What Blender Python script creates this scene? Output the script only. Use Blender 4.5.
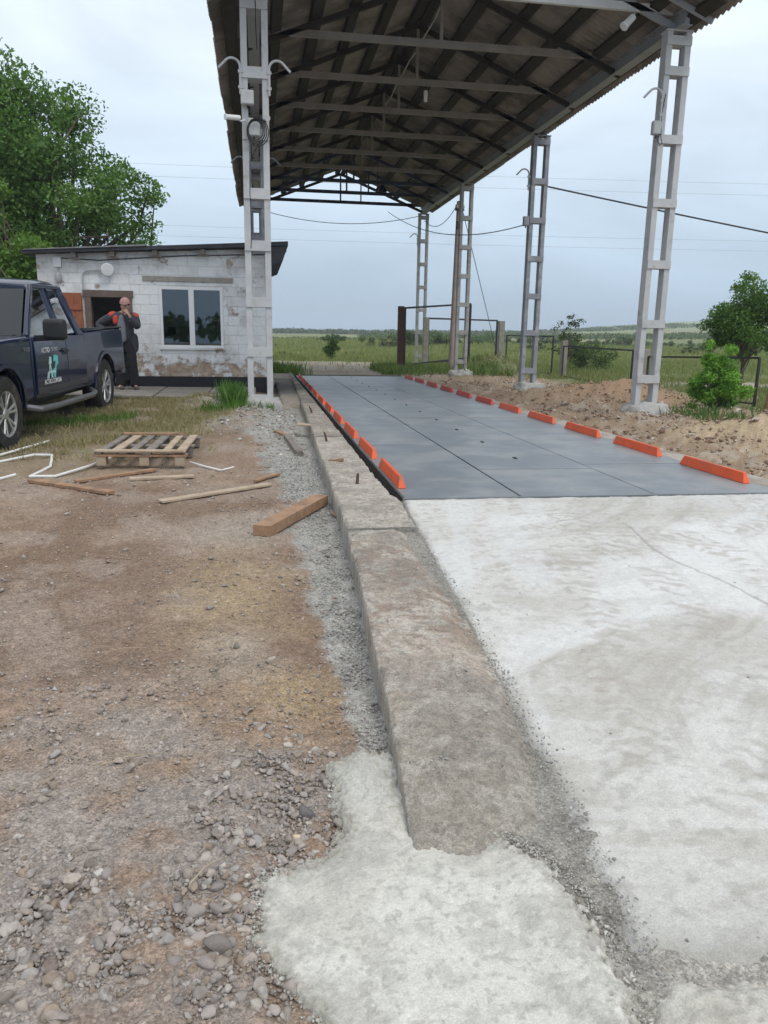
import bpy, bmesh, math, random
import numpy as np
from mathutils import Vector, Matrix
random.seed(7); RNG = np.random.default_rng(11)
for o in list(bpy.data.objects): bpy.data.objects.remove(o)
S = bpy.context.scene; COL = S.collection
PI = math.pi; R = math.radians

# ------------------------------------------------------------------ camera
cam = bpy.data.objects.new('camera', bpy.data.cameras.new('camera')); COL.objects.link(cam); S.camera = cam
yaw, pitch, roll = R(9.3), R(-13.0), R(1.0)
fw = Vector((math.sin(yaw)*math.cos(pitch), math.cos(yaw)*math.cos(pitch), math.sin(pitch)))
r0 = Vector((math.cos(yaw), -math.sin(yaw), 0)); u0 = r0.cross(fw)
rr = r0*math.cos(roll)+u0*math.sin(roll); uu = -r0*math.sin(roll)+u0*math.cos(roll)
m = Matrix((rr, uu, -fw)).transposed().to_4x4(); m.translation = Vector((0, 0, 1.4))
cam.matrix_world = m
cam.data.sensor_fit = 'VERTICAL'; cam.data.sensor_height = 36.0; cam.data.lens = 36*770/1024
cam.data.clip_start = 0.05; cam.data.clip_end = 6000
S.render.resolution_x = 768; S.render.resolution_y = 1024

# ------------------------------------------------------------------ sky and sun
SUN_EL, SUN_AZ = R(58), R(150)       # azimuth measured clockwise from +Y
W = bpy.data.worlds.new('World'); S.world = W; W.use_nodes = True
nt = W.node_tree; N = nt.nodes; L = nt.links; N.clear()
out = N.new('ShaderNodeOutputWorld'); bg = N.new('ShaderNodeBackground'); bg.inputs[1].default_value = 0.1
L.new(bg.outputs[0], out.inputs[0])
sky = N.new('ShaderNodeTexSky'); sky.sky_type = 'NISHITA'; sky.sun_disc = False
sky.sun_elevation = SUN_EL; sky.sun_rotation = SUN_AZ; sky.dust_density = 3
tc = N.new('ShaderNodeTexCoord'); sx = N.new('ShaderNodeSeparateXYZ'); L.new(tc.outputs['Generated'], sx.inputs[0])
ramp = N.new('ShaderNodeValToRGB'); L.new(sx.outputs[2], ramp.inputs[0])
e = ramp.color_ramp.elements
e[0].position = 0.0; e[0].color = (.44, .60, .765, 1)
e[1].position = 1.0; e[1].color = (1.12, 1.14, 1.17, 1)
for p, c in ((.05, (.485, .64, .80)), (.16, (.65, .785, .92)), (.30, (.80, .90, 1.0)), (.5, (.87, .93, .99))):
    q = ramp.color_ramp.elements.new(p); q.color = (*c, 1)
mp = N.new('ShaderNodeMapping'); mp.inputs['Scale'].default_value = (1, 1, 3.2); L.new(tc.outputs['Generated'], mp.inputs[0])
nz = N.new('ShaderNodeTexNoise'); nz.inputs['Scale'].default_value = 2.6; nz.inputs['Detail'].default_value = 5; nz.inputs['Roughness'].default_value = .55
nz.inputs['Distortion'].default_value = .5
L.new(mp.outputs[0], nz.inputs[0])
cr = N.new('ShaderNodeMapRange'); cr.inputs[1].default_value = .3; cr.inputs[2].default_value = .7; cr.inputs[3].default_value = .86; cr.inputs[4].default_value = 1.15
L.new(nz.outputs[0], cr.inputs[0])
vm = N.new('ShaderNodeVectorMath'); vm.operation = 'SCALE'; L.new(ramp.outputs[0], vm.inputs[0]); L.new(cr.outputs[0], vm.inputs['Scale'])
v2 = N.new('ShaderNodeVectorMath'); v2.operation = 'SCALE'; L.new(vm.outputs[0], v2.inputs[0]); v2.inputs['Scale'].default_value = 10.0
mx = N.new('ShaderNodeMix'); mx.data_type = 'RGBA'; mx.inputs[0].default_value = .9
L.new(sky.outputs[0], mx.inputs[6]); L.new(v2.outputs[0], mx.inputs[7]); L.new(mx.outputs[2], bg.inputs[0])
sd = bpy.data.lights.new('sun', 'SUN'); sd.energy = 1.2; sd.angle = R(22); sd.color = (1, .96, .9)
so = bpy.data.objects.new('sun', sd); COL.objects.link(so)
dirv = Vector((math.sin(SUN_AZ)*math.cos(SUN_EL), math.cos(SUN_AZ)*math.cos(SUN_EL), math.sin(SUN_EL)))
so.rotation_euler = dirv.to_track_quat('Z', 'Y').to_euler(); so.location = dirv*50
S.view_settings.view_transform = 'Standard'; S.view_settings.look = 'None'
S.view_settings.exposure = 0.26; S.view_settings.gamma = 1.0

# ------------------------------------------------------------------ numpy noise
def _hash(ix, iy, seed):
    h = (ix.astype(np.int64)*374761393 + iy.astype(np.int64)*668265263 + seed*2147483647) & 0xffffffff
    h = ((h ^ (h >> 13))*1274126177) & 0xffffffff
    return ((h ^ (h >> 16)) & 0xffff)/65535.0
def vnoise(x, y, seed=0):
    x = np.asarray(x, float); y = np.asarray(y, float)
    ix = np.floor(x); iy = np.floor(y); fx = x-ix; fy = y-iy
    fx = fx*fx*(3-2*fx); fy = fy*fy*(3-2*fy)
    a = _hash(ix, iy, seed); b = _hash(ix+1, iy, seed); c = _hash(ix, iy+1, seed); d = _hash(ix+1, iy+1, seed)
    return (a*(1-fx)+b*fx)*(1-fy)+(c*(1-fx)+d*fx)*fy
def fbm(x, y, s=1.0, o=4, seed=0, g=.5):
    x = np.asarray(x, float)*s; y = np.asarray(y, float)*s; t = 0; a = 1; n = 0
    for k in range(o):
        t = t+a*vnoise(x+k*17.3, y-k*9.1, seed+k); n += a; a *= g; x = x*2.03+.7*y*.1; y = y*2.03-.3*x*.05
    return t/n
def sst(a, b, x):
    t = np.clip((np.asarray(x, float)-a)/(b-a), 0, 1); return t*t*(3-2*t)
def poly_sd(px, py, poly):      # signed distance, positive inside
    px = np.asarray(px, float); py = np.asarray(py, float)
    d = np.full(px.shape, 1e9); ins = np.zeros(px.shape, bool); n = len(poly)
    for i in range(n):
        x0, y0 = poly[i]; x1, y1 = poly[(i+1) % n]; ex, ey = x1-x0, y1-y0
        t = np.clip(((px-x0)*ex+(py-y0)*ey)/(ex*ex+ey*ey+1e-12), 0, 1)
        d = np.minimum(d, np.hypot(px-x0-t*ex, py-y0-t*ey))
        c = ((y0 > py) != (y1 > py)) & (px < (x1-x0)*(py-y0)/((y1-y0)+1e-12)+x0); ins ^= c
    return np.where(ins, d, -d)

# ------------------------------------------------------------------ terrain
KERB_Y = [-1, 1.4, 2.4, 5.0, 10.3, 23.8, 26]; KERB_X = [.28, .37, .43, .57, .69, .95, .97]
def kerb_x(y): return np.interp(y, KERB_Y, KERB_X)
def bump(x, y, cx, cy, sx_, sy_, h): return h*np.exp(-((x-cx)/sx_)**2-((y-cy)/sy_)**2)
def H(x, y):
    x = np.asarray(x, float); y = np.asarray(y, float)
    z = np.zeros(np.broadcast(x, y).shape)
    z = z + .15*sst(8, 15, y)*sst(.9, -.4, x)
    z += .035*(fbm(x, y, 1.1, 4, 3)-.5)*sst(.3, 2, np.abs(y)+2)+.02*(fbm(x, y, 5, 3, 9)-.5)
    z += -.03*sst(.5, .0, np.abs(x-kerb_x(y)+.1))*sst(14, 11, y)
    # small spoil humps on the left
    z += bump(x, y, -.05, 12.6, .7, .9, .10)+bump(x, y, .02, 2.9, .22, .3, .035)+bump(x, y, -2.3, 6.9, .5, .35, .05)
    z += bump(x, y, -.95, 13.5, .42, .35, .22)
    # right bank
    rb = sst(4.95, 5.7, x)*sst(5.0, 8, y)*sst(32, 27, y)
    z += rb*(.0+.20*(fbm(x, y, .8, 5, 21)-.48)+.20*(fbm(x, y, 2.6, 5, 23)-.5)+.09*(fbm(x, y, 8, 4, 25)-.5)*sst(26, 14, y))
    z += bump(x, y, 8.5, 17.4, 1.5, 1.7, .40)+bump(x, y, 7.4, 10.0, 1.35, 1.3, .30)+bump(x, y, 9.4, 30.5, 1.2, 1.6, .55)
    z += bump(x, y, 9.5, 12.2, 2., .9, .16)+bump(x, y, 6.1, 12.2, .5, .5, .14)
    # scale pit
    pit = sst(.97, 1.05, x)*sst(4.72, 4.62, x)*sst(5.9, 6.1, y)*sst(24.9, 24.7, y)
    z = z*(1-pit)-.4*pit
    z = z+(.004+.072*sst(1.2, 6.0, y)+.03*sst(1.8, 3, y))*sst(.08, .30, x-kerb_x(y))*sst(.10, .0, x-np.interp(y, [1.3, 2.0, 2.65, 4.4, 5.9], [.84, .90, .93, 1.00, 1.08]))*sst(6.0, 5.9, y)*sst(.9, 1.5, y)*sst(7.5, 7.2, x)
    # field
    fld = sst(30, 70, y)
    z += fld*.5*(fbm(x, y, .03, 3, 31)-.5)*2+.12*sst(27, 34, y)*(fbm(x, y, .4, 3, 37)-.5)
    r = np.hypot(x, y); ang = x/np.maximum(y, 1.)
    rise = (r-140)/560.; rise = np.clip(rise, 0, 1.0); hill = 4.6+11.5*sst(.26, .62, ang)+1.2*(fbm(ang*3, ang*0, 2.0, 3, 41)-.5)
    hill = hill+2.0*sst(0, -.5, ang)
    z += rise**1.3*hill-.03*np.clip((r-760)/10, 0, 300)*(y > 0)
    return z

RAMP = [(1.10, 6.04), (1.04, 5.2), (.99, 4.42), (.94, 3.4), (.90, 2.65), (.87, 1.98), (.82, 1.55), (.80, 1.38), (1.2, 1.33), (2.2, 1.25), (7.5, 1.2), (7.5, 6.04)]
PATCH = [(.235, 2.31), (.33, 2.36), (.44, 2.33), (.47, 1.97), (.56, 1.88), (.66, 1.84), (.76, 1.68), (.785, 1.49), (.77, 1.3), (.74, 1.0), (.35, .9), (.17, 1.28), (.07, 1.42), (-.03, 1.57), (-.01, 1.78), (.08, 1.80), (.19, 1.84), (.25, 1.98), (.23, 2.12)]
def mixc(c, m_, col): m_ = np.asarray(m_)[..., None]; return c*(1-m_)+np.array(col)*m_

def ground_col(x, y):
    n1 = fbm(x, y, 1.3, 4, 51); n2 = fbm(x, y, 6, 4, 52); n3 = fbm(x, y, .5, 3, 53); n4 = fbm(x, y, 22, 3, 54)
    c = np.zeros(x.shape+(3,))+np.array((.285, .208, .153))
    c = mixc(c, sst(.42, .62, n1)*.55, (.34, .268, .212)); c = mixc(c, sst(.5, .7, n2)*.5, (.225, .155, .108))
    # tyre-compacted pale tone on the left, yellow clay patches
    c = mixc(c, sst(.45, .6, n3)*sst(0, -.6, x)*.6, (.36, .29, .245))
    c = mixc(c, sst(.50, .62, fbm(x, y, .9, 4, 56))*.75, (.205, .14, .10)); c = mixc(c, sst(.53, .66, fbm(x+y*.3, y, 2.2, 4, 57))*sst(1.5, 3, y)*.5, (.36, .30, .25))
    def spot(cx, cy, a, b, k=1.): return np.clip(1.25-np.sqrt(((x-cx)/a)**2+((y-cy)/b)**2)+(n2-.5)*1.2, 0, 1)*k
    c = mixc(c, spot(-.15, 4.2, .42, .9, .8), (.37, .285, .185))
    c = mixc(c, spot(.13, 2.85, .25, .3, .8), (.35, .26, .16)); c = mixc(c, spot(-.28, 2.5, .45, .5, .5), (.30, .22, .145))
    c = mixc(c, spot(-.1, 5.6, .5, .5, .6), (.36, .33, .29)); c = mixc(c, spot(-.4, 2.0, .2, .3, .4), (.28, .19, .13))
    c = mixc(c, spot(-.12, 3.3, .22, .35, .6), (.40, .345, .28))
    # grey rubble corner
    rub = sst(.40, .60, n1*.5+n2*.5+.25*sst(2.9, 1.5, y)-.1*sst(-.5, .2, x))*sst(3.4, 2.3, y)*sst(.5, .1, x)
    c = mixc(c, rub*.85, (.30, .27, .25))
    c = mixc(c, spot(-.62, 2.35, .35, .5, .6), (.34, .30, .27))
    # crushed stone along the kerb
    dk = kerb_x(y)-x; wk = np.interp(y, [1.5, 2.4, 4, 6, 8, 11, 14, 18], [.10, .12, .26, .36, .55, .85, .9, .5])
    g = sst(1.1, .75, dk/wk+(n2-.5)*.9)*sst(1.9, 2.3, y)*sst(18, 14, y)*sst(-.25, -.1, dk)
    c = mixc(c, g*.92, (.40, .395, .37)); c = mixc(c, g*sst(.45, .6, n4)*.5, (.27, .27, .255))
    c = mixc(c, spot(-.75, 11.9, .9, 1.1, .8), (.40, .37, .325)); c = mixc(c, spot(-.95, 13.4, .6, .5, 1.), (.45, .42, .38))
    c = mixc(c, sst(-.8, -2., x)*sst(7.2, 8.2, y+(n2-.5)*1.5)*sst(9.8, 9., y)*.5, (.33, .28, .19))
    # grass by the car
    gz = .8*sst(-.4, -.9, x+(n1-.5)*1.2)*sst(8.7, 9.8, y+(n2-.5)*1.6)*sst(-9, -6, x)
    c = mixc(c, gz*.7, (.25, .215, .125)); c = mixc(c, gz*sst(.55, .7, n1)*.5, (.13, .16, .06))
    c = mixc(c, spot(-3.2, 11.8, 1.1, 2.2, .85), (.11, .095, .065))  # shade under the car, painted into the ground colour
    # strip under the kerb and between ramp and patch: dark grey grit
    c = mixc(c, sst(-.02, .08, x-kerb_x(y))*sst(5.2, 4.9, x)*sst(6.5, 6, y), (.30, .285, .255))
    c = mixc(c, sst(.72, .8, x)*sst(1.42, 1.3, y+(n2-.5)*.2), (.38, .365, .33))
    # right bank
    rb = sst(4.75, 5.0, x)*sst(4., 5.5, y)*sst(31, 27.5, y+(n1-.5)*4)
    c = mixc(c, rb, (.31, .235, .165)); c = mixc(c, rb*sst(.48, .62, n1)*.7, (.25, .175, .12)); c = mixc(c, rb*sst(.55, .7, n2)*.7, (.42, .37, .31))
    c = mixc(c, sst(1.2, .4, np.hypot((x-7.3)/1.9, (y-9.8)/1.6)+(n1-.5)*.7), (.43, .335, .225))
    c = mixc(c, sst(1.3, .5, np.hypot((x-8.4)/2., (y-17.2)/2.5)+(n1-.5)*.5), (.33, .225, .145))
    # field
    f = np.maximum(sst(26, 29.5, y+(n1-.5)*4), sst(8.8, 10.2, x+(n1-.5)*1.5)*sst(7, 9, y)); f = np.maximum(f, sst(13, 17, y)*sst(-5, -6, x))
    gcol = mixc(np.zeros(x.shape+(3,))+np.array((.19, .20, .10)), sst(.4, .65, fbm(x, y, .12, 4, 61)), (.26, .24, .14))
    gcol = mixc(gcol, sst(.5, .7, fbm(x, y, .05, 4, 63)), (.14, .17, .08))
    c = c*(1-f[..., None])+gcol*f[..., None]
    # dirt track crossing behind the scale and the pale track on the right
    yt = 33.5+.35*(3.5-x)+.03*(x-3.5)**2*(x < 3.5)
    tr = sst(8.0, 5.5, np.abs(y-yt)+(n1-.5)*3)*sst(7.5, 5.5, x)
    c = mixc(c, tr*.95, (.36, .32, .265)); c = mixc(c, tr*sst(.5, .65, n1)*.6, (.24, .195, .15))
    t2 = sst(1.6, .9, np.abs(y-(22.5+.08*(x-13)**1))+(n1-.5)*1.2)*sst(11, 13, x)
    c = mixc(c, t2*.9, (.38, .34, .29))
    # far: hazy scrub bands
    r = np.hypot(x, y)
    c = mixc(c, sst(160, 420, r)*sst(.5, .56, fbm(x, y*.25, .012, 4, 71))*.8, (.10, .125, .07))
    c = mixc(c, sst(300, 560, r)*sst(.2, .35, x/np.maximum(y, 1)), (.235, .29, .16))
    c = mixc(c, sst(300, 560, r)*sst(.3, .2, x/np.maximum(y, 1))*.8, (.10, .125, .09))
    c = mixc(c, np.zeros(x.shape), (0, 0, 0))
    return c*(.79+.26*n4[..., None])*np.where((y < 27) & (x < 4.6), 1., 1.08)[..., None]

# ------------------------------------------------------------------ material helpers
MATS = {}
def newmat(name):
    m_ = bpy.data.materials.new(name); m_.use_nodes = True; t = m_.node_tree
    return m_, t, t.nodes, t.links, t.nodes['Principled BSDF']
def M(name, col, rough=.8, metal=0., var=.25, scale=8., bumpk=.15, bscale=None, spec=.4, attr=False, stain=None, sscale=2., sthr=(.5, .65), coords='Object', detail=6, coat=0., smul=1., grain=None):
    """mottled solid colour (or vertex attribute 'Col'), noise variation, optional second stain colour, bump"""
    if name in MATS: return MATS[name]
    m_, t, n, l, b = newmat(name); MATS[name] = m_
    b.inputs['Roughness'].default_value = rough; b.inputs['Metallic'].default_value = metal
    b.inputs['Specular IOR Level'].default_value = spec
    if coat: b.inputs['Coat Weight'].default_value = coat; b.inputs['Coat Roughness'].default_value = .04
    if coords == 'World':
        g = n.new('ShaderNodeNewGeometry'); src = g.outputs['Position']
    else:
        g = n.new('ShaderNodeTexCoord'); src = g.outputs['Object']
    oi = n.new('ShaderNodeObjectInfo')
    nz_ = n.new('ShaderNodeTexNoise'); nz_.inputs['Scale'].default_value = scale; nz_.inputs['Detail'].default_value = detail; nz_.inputs['Roughness'].default_value = .62
    l.new(src, nz_.inputs['Vector'])
    mr = n.new('ShaderNodeMapRange'); mr.inputs[1].default_value = .28; mr.inputs[2].default_value = .72
    mr.inputs[3].default_value = 1-var; mr.inputs[4].default_value = 1+var; l.new(nz_.outputs[0], mr.inputs[0])
    if attr:
        a = n.new('ShaderNodeAttribute'); a.attribute_name = 'Col'; csrc = a.outputs['Color']
    else:
        rgb = n.new('ShaderNodeRGB'); rgb.outputs[0].default_value = (*col, 1); csrc = rgb.outputs[0]
    if stain is not None:
        ns = n.new('ShaderNodeTexNoise'); ns.inputs['Scale'].default_value = sscale; ns.inputs['Detail'].default_value = 7; ns.inputs['Roughness'].default_value = .65
        l.new(src, ns.inputs['Vector'])
        ms = n.new('ShaderNodeMapRange'); ms.inputs[1].default_value = sthr[0]; ms.inputs[2].default_value = sthr[1]; ms.inputs[4].default_value = smul; l.new(ns.outputs[0], ms.inputs[0])
        mm = n.new('ShaderNodeMix'); mm.data_type = 'RGBA'; l.new(ms.outputs[0], mm.inputs[0]); l.new(csrc, mm.inputs[6]); mm.inputs[7].default_value = (*stain, 1)
        csrc = mm.outputs[2]
    vs = n.new('ShaderNodeVectorMath'); vs.operation = 'SCALE'; l.new(csrc, vs.inputs[0]); l.new(mr.outputs[0], vs.inputs['Scale'])
    cout = vs.outputs[0]; gb = None
    if grain:
        for gs, ga in grain:
            vo = n.new('ShaderNodeTexVoronoi'); vo.inputs['Scale'].default_value = gs; vo.inputs['Randomness'].default_value = 1; l.new(src, vo.inputs['Vector'])
            sp = n.new('ShaderNodeSeparateColor'); l.new(vo.outputs['Color'], sp.inputs[0])
            m1 = n.new('ShaderNodeMapRange'); m1.inputs[3].default_value = 1-ga; m1.inputs[4].default_value = 1+ga; l.new(sp.outputs[0], m1.inputs[0])
            v3 = n.new('ShaderNodeVectorMath'); v3.operation = 'SCALE'; l.new(cout, v3.inputs[0]); l.new(m1.outputs[0], v3.inputs['Scale']); cout = v3.outputs[0]
            md = n.new('ShaderNodeMath'); md.operation = 'MULTIPLY'; l.new(sp.outputs[1], md.inputs[0]); md.inputs[1].default_value = 1.0
            ms2 = n.new('ShaderNodeMath'); ms2.operation = 'SUBTRACT'; l.new(md.outputs[0], ms2.inputs[0]); l.new(vo.outputs['Distance'], ms2.inputs[1])
            if gb is None: gb = ms2.outputs[0]
            else:
                a2 = n.new('ShaderNodeMath'); a2.operation = 'MULTIPLY_ADD'; a2.inputs[1].default_value = .5; l.new(ms2.outputs[0], a2.inputs[0]); l.new(gb, a2.inputs[2]); gb = a2.outputs[0]
    l.new(cout, b.inputs['Base Color'])
    if bumpk:
        nb = n.new('ShaderNodeTexNoise'); nb.inputs['Scale'].default_value = bscale or scale*4; nb.inputs['Detail'].default_value = 7; nb.inputs['Roughness'].default_value = .7
        l.new(src, nb.inputs['Vector'])
        bp = n.new('ShaderNodeBump'); bp.inputs['Strength'].default_value = bumpk; bp.inputs['Distance'].default_value = .02
        if gb is not None:
            a3 = n.new('ShaderNodeMath'); a3.operation = 'MULTIPLY_ADD'; a3.inputs[1].default_value = .45; l.new(gb, a3.inputs[0]); l.new(nb.outputs[0], a3.inputs[2]); l.new(a3.outputs[0], bp.inputs['Height'])
        else: l.new(nb.outputs[0], bp.inputs['Height'])
        l.new(bp.outputs[0], b.inputs['Normal'])
    return m_

# ------------------------------------------------------------------ object helpers
CEN = {}
def thing(name, label, cat, loc=(0, 0, 0), rz=0, group=None, frame='world', kind=None):
    o = bpy.data.objects.new(name, None); COL.objects.link(o); o.empty_display_size = .2
    o.location = loc; o.rotation_euler = (0, 0, rz); o['label'] = label; o['category'] = cat
    if group: o['group'] = group
    CEN[o.name] = Vector(loc) if frame == 'world' else Vector((0, 0, 0)); return o
def tag(o, label=None, cat=None, group=None, kind=None):
    if label: o['label'] = label
    if cat: o['category'] = cat
    if group: o['group'] = group
    if kind: o['kind'] = kind
    return o
def link(name, me, parent=None, cen=(0, 0, 0)):
    o = bpy.data.objects.new(name, me); COL.objects.link(o); cen = Vector(cen); CEN[o.name] = cen
    if parent: o.parent = parent; o.location = cen-CEN[parent.name]
    else: o.location = cen
    return o
def np_mesh(name, v, f, mat, col=None, smooth=False):
    me = bpy.data.meshes.new(name); v = np.asarray(v, np.float32); f = np.asarray(f, np.int32); k = f.shape[1]
    me.vertices.add(len(v)); me.vertices.foreach_set('co', v.ravel())
    me.loops.add(f.size); me.loops.foreach_set('vertex_index', f.ravel())
    me.polygons.add(len(f)); me.polygons.foreach_set('loop_start', np.arange(0, f.size, k, dtype=np.int32))
    me.polygons.foreach_set('loop_total', np.full(len(f), k, np.int32))
    if smooth: me.polygons.foreach_set('use_smooth', np.ones(len(f), bool))
    me.update(calc_edges=True)
    if col is not None:
        a = me.color_attributes.new('Col', 'FLOAT_COLOR', 'POINT'); c4 = np.ones((len(v), 4), np.float32); c4[:, :3] = col
        a.data.foreach_set('color', c4.ravel())
    me.materials.append(mat); return me
def np_obj(name, v, f, mat, col=None, smooth=False, parent=None, center=True):
    v = np.asarray(v, float)
    c = np.array([(v[:, 0].min()+v[:, 0].max())/2, (v[:, 1].min()+v[:, 1].max())/2, v[:, 2].min()]) if center else np.zeros(3)
    return link(name, np_mesh(name, v-c, f, mat, col, smooth), parent, c)

class MB:
    def __init__(s): s.v = []; s.f = []
    def add(s, vs, fs):
        b = len(s.v); s.v += [tuple(map(float, p)) for p in vs]; s.f += [tuple(i+b for i in q) for q in fs]; return s
    def box(s, x0, x1, y0, y1, z0, z1, mat=None):
        vs = [(x, y, z) for z in (z0, z1) for y in (y0, y1) for x in (x0, x1)]
        if mat is not None: vs = [mat @ Vector(p) for p in vs]
        return s.add(vs, [(0, 2, 3, 1), (4, 5, 7, 6), (0, 1, 5, 4), (2, 6, 7, 3), (0, 4, 6, 2), (1, 3, 7, 5)])
    def bar(s, a, b, w, h, up=(0, 0, 1)):
        a = Vector(a); b = Vector(b); d = (b-a).normalized(); up = Vector(up)
        sd_ = d.cross(up); sd_ = sd_.normalized() if sd_.length > 1e-6 else Vector((1, 0, 0)); u = sd_.cross(d)
        vs = [p+sd_*sx_*w/2+u*su*h/2 for p in (a, b) for sx_, su in ((-1, -1), (1, -1), (1, 1), (-1, 1))]
        return s.add(vs, [(0, 3, 2, 1), (4, 5, 6, 7), (0, 1, 5, 4), (1, 2, 6, 5), (2, 3, 7, 6), (3, 0, 4, 7)])
    def tube(s, pts, r, n=8, closed=False):
        pts = [Vector(p) for p in pts]; rs = r if isinstance(r, (list, tuple)) else [r]*len(pts); rings = []; u = None
        for i, p in enumerate(pts):
            d = (pts[min(i+1, len(pts)-1)]-pts[max(i-1, 0)]).normalized()
            if u is None: u = d.orthogonal().normalized()
            else:
                u = u-d*u.dot(d); u = u.normalized() if u.length > 1e-5 else d.orthogonal().normalized()
            w = d.cross(u); rings.append([p+(u*math.cos(2*PI*k/n)+w*math.sin(2*PI*k/n))*rs[i] for k in range(n)])
        vs = [q for g in rings for q in g]; fs = []
        for i in range(len(pts)-1):
            for k in range(n): fs.append((i*n+k, i*n+(k+1) % n, (i+1)*n+(k+1) % n, (i+1)*n+k))
        fs.append(tuple(range(n-1, -1, -1))); fs.append(tuple((len(pts)-1)*n+k for k in range(n)))
        return s.add(vs, fs)
    def prism(s, poly, axis, a0, a1):   # poly of 2D points in the other two axes (x: (y,z), y:(x,z), z:(x,y))
        def P3(p, a): return {'x': (a, p[0], p[1]), 'y': (p[0], a, p[1]), 'z': (p[0], p[1], a)}[axis]
        n = len(poly); vs = [P3(p, a0) for p in poly]+[P3(p, a1) for p in poly]
        fs = [tuple(range(n-1, -1, -1)), tuple(range(n, 2*n))]+[(i, (i+1) % n, n+(i+1) % n, n+i) for i in range(n)]
        return s.add(vs, fs)
    def lathe(s, prof, c, axis=(1, 0, 0), n=24):   # prof: (along axis, radius)
        ax = Vector(axis).normalized(); u = ax.orthogonal().normalized(); w = ax.cross(u); c = Vector(c); vs = []; fs = []
        for a, r_ in prof:
            for k in range(n): vs.append(c+ax*a+(u*math.cos(2*PI*k/n)+w*math.sin(2*PI*k/n))*r_)
        for i in range(len(prof)-1):
            for k in range(n): fs.append((i*n+k, i*n+(k+1) % n, (i+1)*n+(k+1) % n, (i+1)*n+k))
        if prof[0][1] > 1e-4: fs.append(tuple(range(n-1, -1, -1)))
        if prof[-1][1] > 1e-4: fs.append(tuple((len(prof)-1)*n+k for k in range(n)))
        return s.add(vs, fs)
    def build(s, name, mat, parent=None, bevel=0, smooth=False, seg=2, origin=None, angle=35):
        v = np.array(s.v); c = origin if origin is not None else ((v[:, 0].min()+v[:, 0].max())/2, (v[:, 1].min()+v[:, 1].max())/2, v[:, 2].min())
        me = bpy.data.meshes.new(name); me.from_pydata([tuple(p) for p in (v-np.array(c))], [], s.f)
        bm = bmesh.new(); bm.from_mesh(me); bmesh.ops.recalc_face_normals(bm, faces=bm.faces); bm.to_mesh(me); bm.free()
        me.materials.append(mat)
        if smooth:
            me.polygons.foreach_set('use_smooth', [True]*len(me.polygons)); me.set_sharp_from_angle(angle=R(angle))
        o = link(name, me, parent, c)
        if bevel:
            b = o.modifiers.new('bevel', 'BEVEL'); b.width = bevel; b.segments = seg; b.limit_method = 'ANGLE'; b.angle_limit = R(40)
        return o
def dup(root, loc=None, rz=None, label=None, group=None, parent=None):
    c = root.copy(); COL.objects.link(c); CEN[c.name] = CEN[root.name]
    if parent: c.parent = parent
    if loc is not None: c.location = loc
    if rz is not None: c.rotation_euler = (0, 0, rz)
    if label: c['label'] = label
    if group: c['group'] = group
    for ch in [q for q in bpy.data.objects if q.parent == root and q != c]:
        dup(ch, parent=c)
    return c
def bez(p0, p1, sag, n=16):
    p0 = Vector(p0); p1 = Vector(p1)
    return [p0.lerp(p1, i/n)-Vector((0, 0, sag*4*(i/n)*(1-i/n))) for i in range(n+1)]

# ------------------------------------------------------------------ ground sheets
def fan(us, ys):
    s_ = np.maximum(np.abs(ys), 1.3)[:, None]; U = us[None, :]; X = U*s_; X = np.where(np.abs(U) > .95, np.sign(U)*(.95*s_+(np.abs(U)-.95)/29.05*np.maximum(1560-.95*s_, 40)), X); Y = np.repeat(ys[:, None], len(us), 1)
    return X, Y
def grid_faces(nr, nc):
    i = np.arange(nr-1)[:, None]*nc+np.arange(nc-1)[None, :]; i = i.ravel()
    return np.stack([i, i+1, i+nc+1, i+nc], 1)
us = np.concatenate([-np.geomspace(30, .82, 30), np.arange(-.8, .05, .0045), np.arange(.05, .95, .0042), np.geomspace(.96, 30, 30)])
th = np.arange(math.atan(1.4/.95), math.atan(1.4/26), -.0034); ys = np.concatenate([[-60, -30, -15, -8, -4, -2, -1, -.3, .3, .7], 1.4/np.tan(th), np.geomspace(26.3, 1600, 150)])
X, Y = fan(us, ys); Z = H(X, Y)
Z += (fbm(X, Y, 14, 3, 81)-.5)*.028*sst(14, 4, Y)
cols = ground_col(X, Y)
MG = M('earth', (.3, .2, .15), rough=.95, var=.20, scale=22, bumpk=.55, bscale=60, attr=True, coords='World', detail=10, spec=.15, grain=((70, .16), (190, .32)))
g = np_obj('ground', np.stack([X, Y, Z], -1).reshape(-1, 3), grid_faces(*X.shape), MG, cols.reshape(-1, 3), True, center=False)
tag(g, kind='structure')

def sheet(name, x0, x1, y0, y1, nx, ny, zf, cf, mat, rowpow=1.0):
    ys_ = y0+(y1-y0)*np.linspace(0, 1, ny)**rowpow; xs_ = np.linspace(x0, x1, nx); X_, Y_ = np.meshgrid(xs_, ys_)
    Z_ = zf(X_, Y_); c = cf(X_, Y_)
    o = np_obj(name, np.stack([X_, Y_, Z_], -1).reshape(-1, 3), grid_faces(ny, nx), mat, c.reshape(-1, 3), True, center=False)
    return tag(o, kind='structure')
MC = M('cast_concrete', (.5, .5, .5), rough=.92, var=.09, scale=30, bumpk=.42, bscale=60, attr=True, coords='World', detail=10, spec=.2, grain=((120, .05), (330, .10)))
MK = M('old_concrete', (.5, .5, .5), rough=.95, var=.20, scale=24, bumpk=.6, bscale=45, attr=True, coords='World', detail=10, spec=.15, grain=((90, .12), (240, .22)))

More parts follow.
